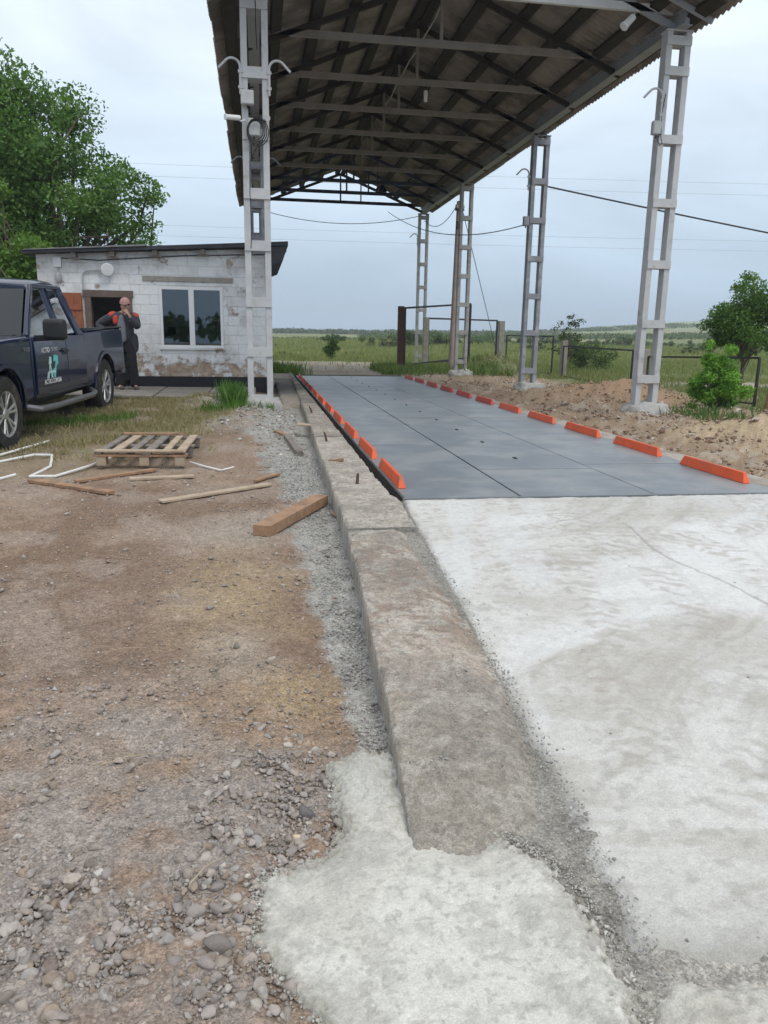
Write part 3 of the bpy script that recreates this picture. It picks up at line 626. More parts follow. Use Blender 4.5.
tag(MB().tube([(6.76, 13.2, 4.77), (6.72, 13.17, 4.67), (6.76, 13.16, 4.58), (6.81, 13.18, 4.63), (6.80, 13.22, 4.73), (6.79, 13.24, 5.1), (6.82, 13.22, 5.4)], .007, 6).build('cable', MCABLE, None, smooth=True), 'short looped cable below the junction box on the nearest right post', 'cable')
# lamp hanging by the front tie and bulb fitting mid roof
t = thing('flood_lamp', 'white tubular lamp hanging below the first roof tie near the right post', 'lamp', (6.1, 13.3, 6.3))
MB().tube([(6.22, 13.35, 6.66), (6.2, 13.34, 6.55)], .012).build('bracket', MGREYP, t)
MB().lathe([(0, .03), (.02, .055), (.20, .062), (.26, .075), (.27, .07)], (6.2, 13.34, 6.56), (-.7, -.15, -.7), 18).build('lamp_body', MWHITE, t, smooth=True)
t = thing('lamp_fitting', 'small white bulb holder hanging from the dark roof near the ridge', 'lamp', (3.7, 17.9, 6.3))
MB().tube([(3.7, 17.98, 6.66), (3.7, 17.98, 6.56)], .008).build('bracket', MBLACK, t)
MB().lathe([(0, .02), (.01, .042), (.12, .045), (.13, .038), (.22, .036), (.24, .0)], (3.7, 17.98, 6.57), (0, 0, -1), 14).build('lamp_body', MWHITE, t, smooth=True)
t = thing('hanging_lamp', 'dark bell-shaped lamp hanging in the far gable', 'lamp', (4.7, 31.6, 6.7))
MB().tube([(4.9, 31.66, 7.3), (4.9, 31.66, 7.12)], .012).lathe([(0, .04), (-.1, .07), (-.28, .17), (-.33, .17)], (4.9, 31.66, 7.12), (0, 0, 1), 14).build('lamp_body', MBLACK, t, smooth=True)
tag(MB().tube([(3.66, 12.6+q*.9, RZ-.34-.03*math.sin(q*1.3)-(.05 if q % 2 else 0)) for q in range(13)], .014, 6).build('cable', M('pale_cable', (.5, .5, .48), bumpk=0), None, smooth=True), 'thin pale cable running under the roof ridge', 'cable')
# overhead wires
def wire(p0, p1, sag, r_, label, mat=MCABLE, n=24):
    return tag(MB().tube(bez(p0, p1, sag, n), r_, 5).build('wire', mat, None, smooth=True), label, 'wire', 'overhead wires')
MWIRE = M('grey_wire', (.10, .11, .13), rough=.5, bumpk=0); MWIRED = M('faint_wire', (.25, .27, .30), rough=.5, bumpk=0)  # lighter grey copy makes the distant lines look fainter
wire((7.45, 20.6, 5.25), (26.0, 20.0, 2.75), .1, .022, 'thick black cable running right from the second right post')
wire((5.6, 34.5, 6.5), (6.95, 20.4, 4.25), .55, .014, 'slack cable drooping from the roof to the second right post', MWIRE)
wire((7.05, 33.8, 6.1), (7.2, 28.8, 6.0), .45, .014, 'short drooping cable between the far right post and the power pole', MWIRE)
wire((7.35, 28.8, 6.0), (10.4, 33, .2), 0, .014, 'straight guy wire slanting down to the right from the power pole', MWIRE)
for q, (z0, z1, yy, lb) in enumerate(((29, 28.2, 120, 'uppermost distant power line crossing the sky'), (27.2, 26.5, 120, 'second distant power line crossing the sky'), (20.2, 19.6, 122, 'third distant power line, thinner, crossing the sky'), (18.6, 18.0, 122, 'fourth distant power line crossing the sky'))):
    wire((-140, yy+25, z0), (190, yy-6, z1), 2.2, .018, lb, MWIRED, 30)
wire((.3, 34.2, 6.3), (7., 34.1, 6.35), .42, .014, 'slack cable across the rear of the canopy below the last tie', MWIRE)

# ------------------------------------------------------------------ hut
MWASH = M('whitewash', (.70, .705, .71), rough=.92, var=.08, scale=7, bumpk=.5, bscale=18, coords='World')
def peel_material():
    m_, t, n, l, b = newmat('peeling_whitewash'); b.inputs['Roughness'].default_value = .93; b.inputs['Specular IOR Level'].default_value = .15
    g = n.new('ShaderNodeNewGeometry'); oi = n.new('ShaderNodeObjectInfo')
    n1 = n.new('ShaderNodeTexNoise'); n1.inputs['Scale'].default_value = 2.6; n1.inputs['Detail'].default_value = 9; n1.inputs['Roughness'].default_value = .72
    l.new(g.outputs['Position'], n1.inputs['Vector'])
    sx_ = n.new('ShaderNodeSeparateXYZ'); l.new(g.outputs['Position'], sx_.inputs[0])
    low = n.new('ShaderNodeMapRange'); low.inputs[1].default_value = 1.15; low.inputs[2].default_value = .5; low.inputs[3].default_value = 0; low.inputs[4].default_value = .17; l.new(sx_.outputs[2], low.inputs[0])
    xr_ = n.new('ShaderNodeMapRange'); xr_.inputs[1].default_value = -3.2; xr_.inputs[2].default_value = -1.7; xr_.inputs[3].default_value = .4; xr_.inputs[4].default_value = 1; l.new(sx_.outputs[0], xr_.inputs[0])
    ml = n.new('ShaderNodeMath'); ml.operation = 'MULTIPLY'; l.new(low.outputs[0], ml.inputs[0]); l.new(xr_.outputs[0], ml.inputs[1])
    ad = n.new('ShaderNodeMath'); ad.operation = 'ADD'; l.new(n1.outputs[0], ad.inputs[0]); l.new(ml.outputs[0], ad.inputs[1])
    rd = n.new('ShaderNodeMath'); rd.operation = 'MULTIPLY_ADD'; rd.inputs[1].default_value = .07; l.new(oi.outputs['Random'], rd.inputs[0]); l.new(ad.outputs[0], rd.inputs[2])
    mr = n.new('ShaderNodeMapRange'); mr.inputs[1].default_value = .62; mr.inputs[2].default_value = .69; l.new(rd.outputs[0], mr.inputs[0])
    # exposed block colour
    n2 = n.new('ShaderNodeTexNoise'); n2.inputs['Scale'].default_value = 9; n2.inputs['Detail'].default_value = 6; l.new(g.outputs['Position'], n2.inputs['Vector'])
    r2 = n.new('ShaderNodeValToRGB'); l.new(n2.outputs[0], r2.inputs[0]); r2.color_ramp.elements[0].position = .35; r2.color_ramp.elements[0].color = (.30, .21, .16, 1); r2.color_ramp.elements[1].position = .65; r2.color_ramp.elements[1].color = (.46, .38, .31, 1)
    # dirty white
    n3 = n.new('ShaderNodeTexNoise'); n3.inputs['Scale'].default_value = 1.7; n3.inputs['Detail'].default_value = 8; n3.inputs['Roughness'].default_value = .68; l.new(g.outputs['Position'], n3.inputs['Vector'])
    r3 = n.new('ShaderNodeValToRGB'); l.new(n3.outputs[0], r3.inputs[0]); r3.color_ramp.elements[0].position = .36; r3.color_ramp.elements[0].color = (.55, .54, .53, 1); r3.color_ramp.elements[1].position = .55; r3.color_ramp.elements[1].color = (.76, .77, .78, 1)
    mm = n.new('ShaderNodeMix'); mm.data_type = 'RGBA'; l.new(mr.outputs[0], mm.inputs[0]); l.new(r3.outputs[0], mm.inputs[6]); l.new(r2.outputs[0], mm.inputs[7])
    l.new(mm.outputs[2], b.inputs['Base Color'])
    bp = n.new('ShaderNodeBump'); bp.inputs['Strength'].default_value = .6; bp.inputs['Distance'].default_value = .015
    n4 = n.new('ShaderNodeTexNoise'); n4.inputs['Scale'].default_value = 22; n4.inputs['Detail'].default_value = 8; l.new(g.outputs['Position'], n4.inputs['Vector'])
    sm = n.new('ShaderNodeMath'); sm.operation = 'SUBTRACT'; l.new(n4.outputs[0], sm.inputs[0]); l.new(mr.outputs[0], sm.inputs[1]); l.new(sm.outputs[0], bp.inputs['Height']); l.new(bp.outputs[0], b.inputs['Normal'])
    return m_
MPEEL = peel_material()
MMORT = M('whitewashed_mortar', (.60, .595, .585), rough=.95, var=.2, scale=10, bumpk=.4, coords='World')
MBITU = M('black_bitumen', (.012, .013, .018), rough=.7, var=.3, scale=8, bumpk=.3, coords='World')
MTARP = M('dark_roofing_felt', (.045, .048, .055), rough=.8, var=.3, scale=5, bumpk=.3, coords='World')
MWOOD = M('grey_timber', (.21, .185, .165), rough=.85, var=.28, scale=9, bumpk=.4, stain=(.14, .12, .105), sscale=5)
MWOODP = M('pale_timber', (.40, .32, .24), rough=.8, var=.22, scale=9, bumpk=.3, stain=(.30, .22, .15), sscale=4)
MWOODB = M('brown_timber', (.31, .19, .115), rough=.8, var=.25, scale=8, bumpk=.35, stain=(.19, .12, .08), sscale=5)
MDOOR = M('orange_brown_door_paint', (.27, .085, .04), rough=.6, var=.22, scale=6, bumpk=.2, stain=(.22, .07, .035), sscale=4)
MFRAMEB = M('dark_brown_frame', (.13, .095, .08), rough=.7, var=.25, scale=8, bumpk=.3)
MPVC = M('white_window_plastic', (.76, .77, .78), rough=.35, var=.03, bumpk=0)
MROOM = M('dim_room_plaster', (.20, .19, .18), rough=.9, var=.2, bumpk=.1)
def glass_mat(name, tint, mixv=.32):
    m_, t, n, l, b = newmat(name); n.remove(b); o_ = n['Material Output']
    gl = n.new('ShaderNodeBsdfGlossy'); gl.inputs['Roughness'].default_value = .015; gl.inputs['Color'].default_value = (.9, .95, 1, 1)
    tr = n.new('ShaderNodeBsdfTransparent'); tr.inputs['Color'].default_value = (*tint, 1); fr = n.new('ShaderNodeLayerWeight'); fr.inputs['Blend'].default_value = mixv
    mx_ = n.new('ShaderNodeMixShader'); l.new(fr.outputs['Fresnel'], mx_.inputs[0]); l.new(tr.outputs[0], mx_.inputs[1]); l.new(gl.outputs[0], mx_.inputs[2]); l.new(mx_.outputs[0], o_.inputs['Surface']); return m_
MGLASS = glass_mat('window_glass', (.30, .36, .40), .50)
hut = thing('brick_hut', 'small whitewashed block hut with peeling wall, black plinth and flat dark roof behind the pickup', 'hut', (-2.0, 19, .15))
HX0, HX1, HY0, HY1, HZ = -4.42, .28, 17.30, 20.6, .12
def topz(x): return 2.86+(x+4.5)*.055
DX = (-3.50, -2.60, .12, 2.15); WX = (-2.03, -.72, 1.04, 2.30)
wall = MB()
# front wall core in pieces round the openings (prisms following the sloping top)
def slab(x0, x1, z0, z1=None):
    t0 = topz(x0) if z1 is None else z1; t1 = topz(x1) if z1 is None else z1
    wall.prism([(x0, z0), (x1, z0), (x1, t1), (x0, t0)], 'y', HY0+.008, HY0+.30)
slab(HX0, DX[0], HZ); slab(DX[0], DX[1], DX[3]); slab(DX[1], WX[0], HZ); slab(WX[0], WX[1], WX[3]); slab(WX[0], WX[1], HZ, WX[2]); slab(WX[1], HX1, HZ)
wl = wall.build('wall', MMORT, hut)
MB().box(HX0, HX0+.28, HY0+.30, HY1, HZ, 2.80).build('wall', MWASH, hut)
MB().box(HX1-.28, HX1, HY0+.30, HY1, HZ, 3.05).build('wall', MWASH, hut)
MB().box(HX0, HX1, HY1, HY1+.28, HZ, 2.86).build('wall', MWASH, hut)
MB().box(HX0+.28, HX1-.28, HY0+.31, HY1, .1, .16).build('floor', MROOM, hut)
# blocks
def brick_mesh(w, h):
    b = MB(); c = .003; t_ = .012
    b.add([(-w/2, 0, -h/2), (w/2, 0, -h/2), (w/2, 0, h/2), (-w/2, 0, h/2), (-w/2, -t_+c, -h/2), (w/2, -t_+c, -h/2), (w/2, -t_+c, h/2), (-w/2, -t_+c, h/2), (-w/2+c, -t_, -h/2+c), (w/2-c, -t_, -h/2+c), (w/2-c, -t_, h/2-c), (-w/2+c, -t_, h/2-c)],
          [(0, 1, 5, 4), (1, 2, 6, 5), (2, 3, 7, 6), (3, 0, 4, 7), (4, 5, 9, 8), (5, 6, 10, 9), (6, 7, 11, 10), (7, 4, 8, 11), (8, 9, 10, 11)])
    me = bpy.data.meshes.new('brick'); me.from_pydata(b.v, [], b.f); me.materials.append(MPEEL); return me
BC = {}
def brick(x0, x1, z0, z1):
    w, h = round(x1-x0, 2), round(z1-z0, 2)
    if w < .04 or h < .03: return
    if (w, h) not in BC: BC[(w, h)] = brick_mesh(w-.006, h-.006)
    o = link('brick', BC[(w, h)], wl, ((x0+x1)/2, HY0+.0105+random.uniform(-.0015, .0015), (z0+z1)/2)); o.rotation_euler = (random.uniform(-.003, .003), 0, random.uniform(-.002, .002))
z = HZ; row = 0; BH = .20; BW = .40
while z < 3.2:
    x = HX0-(BW/2 if row % 2 else 0)
    while x < HX1:
        a, b_ = max(x, HX0), min(x+BW, HX1); z1 = z+BH
        segs = [(a, b_, z, z1)]
        for (ox0, ox1, oz0, oz1) in (DX, WX):
            ns_ = []
            for (p, q, r_, t_) in segs:
                if q <= ox0+.001 or p >= ox1-.001 or t_ <= oz0+.001 or r_ >= oz1-.001: ns_.append((p, q, r_, t_)); continue
                if p < ox0: ns_.append((p, ox0, r_, t_))
                if q > ox1: ns_.append((ox1, q, r_, t_))
                mp0, mp1 = max(p, ox0), min(q, ox1)
                if r_ < oz0: ns_.append((mp0, mp1, r_, oz0))
                if t_ > oz1: ns_.append((mp0, mp1, oz1, t_))
            segs = ns_
        for (p, q, r_, t_) in segs:
            tz = topz((p+q)/2)-.005
            if r_ < tz: brick(p, q, r_, min(t_, tz))
        x += BW
    z += BH; row += 1
# plinth, lintel, roof
MB().box(-2.52, HX1+.02, HY0-.035, HY0-.010, HZ, .44).box(HX1+.001, HX1+.02, HY0-.01, HY1, HZ, .44).build('plinth', MBITU, hut)
MB().box(-2.35, -.50, HY0-.03, HY0-.008, 2.40, 2.50).build('lintel', M('bare_lintel', (.33, .30, .27), rough=.9, var=.25, scale=8, bumpk=.4), hut, .006)
MB().prism([(-4.62, topz(-4.62)), (.66, topz(.66)+.02), (.66, topz(.66)+.11), (-1.2, topz(-1.2)+.09), (-4.62, topz(-4.62)+.055)], 'y', HY0-.28, HY1+.5).build('roof', MTARP, hut)
MB().prism([(.30, topz(.3)), (.655, topz(.66)+.01), (.52, topz(.5)-.30), (.30, topz(.3)-.38)], 'y', HY0-.30, HY0+3.4).build('roof_edge', MTARP, hut)
MB().prism([(-4.60, topz(-4.6)+.056), (-2.2, topz(-2.2)+.078), (-2.25, topz(-2.2)+.11), (-4.55, topz(-4.6)+.075)], 'y', HY0-.31, HY1).build('roof_felt', M('grey_felt', (.20, .20, .20), rough=.9), hut)
for xx in (-3.65, -2.9, -2.05, -1.1, -.2):
    MB().box(xx-.05, xx+.05, HY0-.22, HY0+.10, topz(xx)-.10, topz(xx)+.004).box(xx-.11, xx+.13, HY0-.20, HY0-.12, topz(xx)-.13, topz(xx)-.101).build('rafter_end', MWOOD, hut, .005)
# door frame, door leaf hung open against the wall
b = MB(); fw_ = .10
b.box(DX[0]-.02, DX[0]+fw_, HY0-.05, HY0+.14, HZ, DX[3]).box(DX[1]-fw_, DX[1]+.02, HY0-.05, HY0+.14, HZ, DX[3]).box(DX[0]-.05, DX[1]+.05, HY0-.055, HY0+.14, DX[3]-.10, DX[3]+.04); b.build('door_frame', MFRAMEB, hut, .005)
door = MB().box(-4.30, -3.56, HY0-.085, HY0-.06, .30, 2.08).build('door', MDOOR, hut)
for k in range(5): MB().box(-4.32+k*.152, -4.32+k*.152+.146, HY0-.108-.003*(k % 2), HY0-.0855, .22, 2.12).build('plank', MDOOR, door, .004)
for zz in (.55, 1.78): MB().box(-4.31, -3.57, HY0-.135, HY0-.113, zz, zz+.11).build('ledge', MDOOR, door, .004)
# window
win = MB(); x0, x1, z0, z1 = WX
win.box(x0, x1, HY0-.012, HY0+.06, z0, z0+.06).box(x0, x1, HY0-.012, HY0+.06, z1-.06, z1).box(x0, x0+.06, HY0-.0125, HY0+.0605, z0+.06, z1-.06).box(x1-.06, x1, HY0-.0125, HY0+.0605, z0+.06, z1-.06)
xm = (x0+x1)/2; win.box(xm-.055, xm+.055, HY0-.014, HY0+.062, z0+.06, z1-.06)
wn = win.build('window', MPVC, hut, .004)
for (a, c_) in ((x0+.06, xm-.055), (xm+.055, x1-.06)):
    MB().box(a, c_, HY0+.012, HY0+.018, z0+.06, z1-.06).build('pane', MGLASS, wn)
MB().box(xm-.1, xm+.22, HY0+.34, HY0+.40, z0-.1, z1-.3).box(x0+.15, x0+.5, HY0+1.2, HY0+1.5, .2, 1.5).box(x0-.2, x1+.3, HY1-.35, HY1-.2, 1.0, 1.06).build('furniture', M('dim_furniture', (.12, .17, .2), rough=.6), hut)
MB().box(x0-.03, x1+.03, HY0-.05, HY0-.008, z0-.035, z0-.004).build('sill', MPEEL, hut, .004)
# lamp on pipe, electric fitting
t = thing('wall_lamp', 'round white dish lamp on a bent pipe over the hut doorway', 'lamp', (-3.02, 17.1, 2.5))
MB().lathe([(0, .05), (.02, .115), (.05, .13), (.065, .12), (.07, .0)], (-3.02, HY0-.10, 2.60), (.15, -1, -.2), 24).build('dish', MWHITE, t, smooth=True)
MB().tube([(-3.53, HY0-.04, 2.2), (-3.53, HY0-.04, 2.46), (-3.50, HY0-.045, 2.53), (-3.42, HY0-.05, 2.57), (-3.2, HY0-.06, 2.58), (-3.02, HY0-.10, 2.58)], .016).build('pipe', MGREYP, t, smooth=True)
t = thing('wall_lantern', 'caged bulb hanging from a small white box on the left end of the hut wall', 'lamp', (-4.0, 17.1, 2.2))
MB().box(-4.08, -3.92, HY0-.09, HY0-.008, 2.62, 2.82).build('box_body', MWHITE, t, .01)
MB().tube([(-4.0, HY0-.05, 2.62), (-4.0, HY0-.05, 2.52)], .012).lathe([(0, .03), (-.03, .065), (-.13, .07), (-.19, .04), (-.20, 0)], (-4.0, HY0-.06, 2.52), (0, 0, 1), 14).build('bulb', MGREYP, t, smooth=True)
tag(MB().tube([(-3.95, HY0-.03, 2.8), (-3.2, HY0-.03, 2.78), (-1.5, HY0-.03, 2.92), (.2, HY0-.03, 3.0), (.45, HY0-.1, 2.9), (.62, HY0-.32, 3.05)], .01, 6).build('cable', MCABLE, None, smooth=True), 'thin dark cable run along the hut wall under the roof', 'cable')
# raised slab walk in front of the hut, of chipped lengths
MSLAB = M('walk_slab_concrete', (.24, .225, .20), rough=.95, var=.22, scale=7, bumpk=.6, bscale=40, coords='World', stain=(.19, .17, .14), sscale=3)
xs_ = [-6.2, -5.0, -3.8, -2.9, -1.95, -.98, -.05]
wk = MB().box(-6.2, -.06, 14.95, 17.28, .0, .165).build('walk_base', MSLAB); wk['kind'] = 'structure'
for i in range(6):
    a, b_ = xs_[i]+.012, xs_[i+1]-.012
    o = MB().box(a, b_, 14.86+random.uniform(0, .08), 15.9, .168, .215+random.uniform(-.01, .01)).build('walk_slab', MSLAB, wk, .014)
    o = MB().box(a, b_, 15.925, 17.26, .168, .222+random.uniform(-.006, .004)).build('walk_slab', MSLAB, wk, .012)
    MB().box(a+.02, b_-.02, 14.83, 14.948, .02, .12+random.uniform(-.02, .02)).build('kerb_stone', MSLAB, wk, .02)

# ------------------------------------------------------------------ pickup truck (local frame: front towards -Y, near side +X)
MPAINT = M('dark_navy_car_paint', (.003, .009, .036), rough=.22, var=.08, scale=3, bumpk=0, spec=.4, coat=.55)
MTRIM = M('black_trim', (.014, .015, .017), rough=.5, var=.15, bumpk=.05)
MCARG = glass_mat('car_glass', (.04, .05, .055), .38)
MCARD = glass_mat('dark_side_glass', (.006, .007, .008), .22)
MTYRE = M('tyre_rubber', (.022, .021, .02), rough=.85, var=.25, scale=12, bumpk=.3, stain=(.09, .075, .06), sscale=6, sthr=(.52, .75))
MALLOY = M('alloy_silver', (.52, .52, .53), rough=.3, metal=.7, var=.1, bumpk=0)
MDISC = M('dark_hub', (.05, .05, .055), rough=.5, metal=.5, bumpk=0)
MCHROME = M('running_board_metal', (.20, .20, .21), rough=.35, metal=.6, var=.15, bumpk=.05)
MDUST = M('dusty_lower_paint', (.045, .042, .045), rough=.6, var=.3, scale=5, bumpk=.1)
MRLAMP = M('tail_lamp_red', (.35, .02, .02), rough=.2, bumpk=0); MHLAMP = M('head_lamp_clear', (.6, .62, .65), rough=.1, bumpk=0, metal=.3)
MINT = M('dark_cabin', (.02, .02, .022), rough=.8, bumpk=0)
rzT = math.atan2(.36, 3.52)
tk = thing('pickup_truck', 'dark navy pickup truck with lettering on the door, parked facing the camera beside the hut', 'pickup truck', (-3.70, 11.58, .03), -rzT, frame='local')
tk.rotation_euler = (R(1.0), 0, -rzT); tk.scale = (1.05, 1.05, 1.06)
FA, RA, WR = -1.87, 1.83, .405     # axles, wheel radius
def arc(cy, cz, r_, a0, a1, n=14): return [(cy+r_*math.cos(a), cz+r_*math.sin(a)) for a in np.linspace(a0, a1, n)]
AR = .50
belt = 1.17
def side_shell(b, prof, xs0, tum, x_sign, thick=.05):
    pass
def loft_side(poly, xf, xin):
    """closed body from a (y,z) outline: outer face bulged by xf(z), inner face at xin, mirrored by caller"""
    return poly
# lower body: three blocks with bulged flanks (lofts over x): outline polygons extruded, then flank vertices moved
def flank(poly, hw, name, mat, bev=.03, parent=tk, x_in=None, tumble=True):
    b = MB()
    lv = [-1, -.985, .985, 1] if x_in is None else [x_in, 1]
    n = len(poly); vs = []
    def wx(z):    # half width at height z
        return hw-.035*((z-.85)/.45)**2 if tumble else hw
    if x_in is None:
        for s_ in (-1, 1): vs += [(s_*wx(p[1]), p[0], p[1]) for p in poly]
    else:
        sg = 1 if x_in > 0 else -1
        vs += [(x_in, p[0], p[1]) for p in poly]; vs += [(sg*wx(p[1]), p[0], p[1]) for p in poly]
    fs = [tuple(range(n-1, -1, -1)), tuple(range(n, 2*n))]+[(i, (i+1) % n, n+(i+1) % n, n+i) for i in range(n)]
    b.add(vs, fs)
    return b.build(name, mat, parent, bev, True, seg=3, angle=30)
zl = .47
front = [(-2.84, .52), (-2.90, .75), (-2.90, 1.02), (-2.80, 1.12), (-2.3, 1.17), (-1.6, 1.205), (-1.02, 1.225), (-1.02, zl)]+[(y, z) for y, z in arc(FA, WR, AR, .13, PI-.13)]+[(-2.42, .47)]
body = flank(front, 1.0, 'front_body', MPAINT, .045)
midp = [(-1.005, zl), (-1.005, belt+.045), (0, belt+.03), (.90, belt+.03), (.90, zl)]
flank(midp, 1.0, 'cabin_body', MPAINT, .02)
# bed: sides with arch, floor, tailgate
bedp = [(.925, zl), (.925, 1.24), (2.5, 1.27), (2.90, 1.275), (2.95, 1.2), (2.97, .62), (2.70, .56)]+[(y, z) for y, z in arc(RA, WR, AR, .22, PI-.13)]
bedp2 = [(.925, zl), (.925, 1.24), (2.5, 1.27), (2.90, 1.275), (2.95, 1.2), (2.97, .62), (2.34, .56)]+[(y, z) for y, z in arc(RA, WR, AR, .3, PI-.13)]
bs = flank(bedp2, 1.0, 'bed_side', MPAINT, .03, x_in=.88); flank(bedp2, 1.0, 'bed_side', MPAINT, .03, x_in=-.88)
MB().box(-.88, .88, .93, 2.9, .62, .68).box(-.88, .88, .93, .98, .68, 1.235).build('bed_floor', MTRIM, tk)
MB().box(-.86, .86, 2.89, 2.96, .66, 1.25).build('tailgate', MPAINT, tk, .02)
MB().box(-.95, .95, 2.97, 3.12, .52, .68).build('rear_bumper', MCHROME, tk, .03)
MB().box(.93, .965, 2.78, 2.955, .78, 1.16).box(-.965, -.93, 2.78, 2.955, .78, 1.16).build('tail_lamp', MRLAMP, tk, .01)
MB().box(.885, .985, .95, 2.9, 1.272, 1.29).build('bed_rail', MTRIM, tk, .006); MB().box(-.985, -.885, .95, 2.9, 1.272, 1.29).build('bed_rail', MTRIM, tk, .006)
# cab greenhouse: pillars and roof
zr_ = 1.86
P0 = (-1.00, belt+.03); P1 = (-.30, zr_-.03); P2 = (.62, zr_-.02); P3 = (.90, belt+.03)      # side outline front bottom, front top, rear top, rear bottom
def hx(z): return .955-.20*((z-belt)/(zr_-belt))**1.15
def pill(pts, w, name):   # pillar strip on the flanks as tapered bars
    b = MB()
    for s_ in (-1, 1):
        for (a, c_) in zip(pts[:-1], pts[1:]):
            b.bar((s_*(hx(a[1])-.02), *a), (s_*(hx(c_[1])-.02), *c_), w, .06, (s_, 0, 0))
    return b
ro = []
for yy, zz, ex in ((-.36, zr_-.045, 0), (-.25, zr_, .01), (.1, zr_+.035, .01), (.5, zr_+.025, .01), (.64, zr_-.02, 0)):
    ro.append([(-hx(zr_)-ex, yy, zz-.035), (-hx(zr_)+.06, yy, zz), (-.3, yy, zz+.025), (.3, yy, zz+.025), (hx(zr_)-.06, yy, zz), (hx(zr_)+ex, yy, zz-.035), (hx(zr_)-.03, yy, zz-.07), (-hx(zr_)+.03, yy, zz-.07)])
b = MB(); b.add([q for r_ in ro for q in r_], [(i*8+k, i*8+(k+1) % 8, (i+1)*8+(k+1) % 8, (i+1)*8+k) for i in range(4) for k in range(8)]+[tuple(range(7, -1, -1)), tuple(range(32, 40))])
b.build('roof', MPAINT, tk, .015, True)
pb = pill([(-1.02, belt+.03), (-.33, zr_-.06)], .085, '')
for s_ in (-1, 1):
    for (a, c_, w) in (((.10, belt+.03), (.08, zr_-.05), .12), ((.86, belt+.02), (.60, zr_-.05), .17)):
        pb.bar((s_*(hx(a[1])-.02), *a), (s_*(hx(c_[1])-.02), *c_), w, .06, (s_, 0, 0))
    pb.bar((s_*(hx(zr_-.05)-.015), -.33, zr_-.055), (s_*(hx(zr_-.05)-.015), .62, zr_-.045), .06, .06, (s_, 0, 0))
pb.box(-.93, .93, .80, .90, belt, belt+.10)
pb.build('pillars', MPAINT, tk, .015, True)
def side_glass(a, name, s_=1):
    return MB().add([(s_*(hx(p[1])-.022), *p) for p in a]+[(s_*(hx(p[1])-.028), *p) for p in a], [tuple(range(len(a))), tuple(range(2*len(a)-1, len(a)-1, -1))]).build(name, MCARG, tk)
for s_ in (1, -1):
    side_glass([(-.90, belt+.04), (-.30, zr_-.07), (.05, zr_-.07), (.07, belt+.04)], 'side_window', s_).data.materials[0] = MCARD
    side_glass([(.16, belt+.04), (.14, zr_-.07), (.54, zr_-.08), (.76, belt+.06)], 'rear_side_window', s_)
MB().add([(-.86, -1.0, belt+.05), (.86, -1.0, belt+.05), (.69, -.33, zr_-.06), (-.69, -.33, zr_-.06)], [(0, 1, 2, 3)]).build('windscreen', MCARG, tk)
MB().add([(-.80, .87, belt+.12), (.80, .87, belt+.12), (.68, .62, zr_-.08), (-.68, .62, zr_-.08)], [(0, 1, 2, 3)]).build('rear_window', MCARG, tk)
MB().box(-.62, -.12, -.05, .10, 1.0, 1.62).box(.12, .62, -.05, .10, 1.0, 1.62).box(-.9, .9, -.98, -.72, 1.1, 1.24).box(-.9, .9, -1., .85, 1.10, 1.14).build('seats', MINT, tk, .04)
MB().tube([(.37+.18*math.cos(a), -.62-.05*math.sin(a), 1.30+.18*math.sin(a)) for a in np.linspace(0, 2*PI, 20)], .014, 6).build('steering_wheel', MINT, tk)
MB().box(-.82, .82, -1.14, -.98, 1.18, 1.235).build('cowl', MTRIM, tk, .02)
# bonnet crown, grille, bumper, headlights
MB().prism([(-2.80, 1.12), (-2.3, 1.185), (-1.6, 1.225), (-1.05, 1.245), (-1.05, 1.15), (-2.75, 1.08)], 'x', -.62, .62).build('bonnet', MPAINT, tk, .03, True)
MB().box(-.62, .62, -2.94, -2.88, .72, 1.05).build('grille', MTRIM, tk, .02)
MB().box(-.97, .97, -3.04, -2.86, .45, .66).build('front_bumper', MCHROME, tk, .05)
for s_ in (-1, 1): MB().box(s_*.80-.16, s_*.80+.16, -2.935, -2.80, .80, 1.06).build('headlight', MHLAMP, tk, .03)
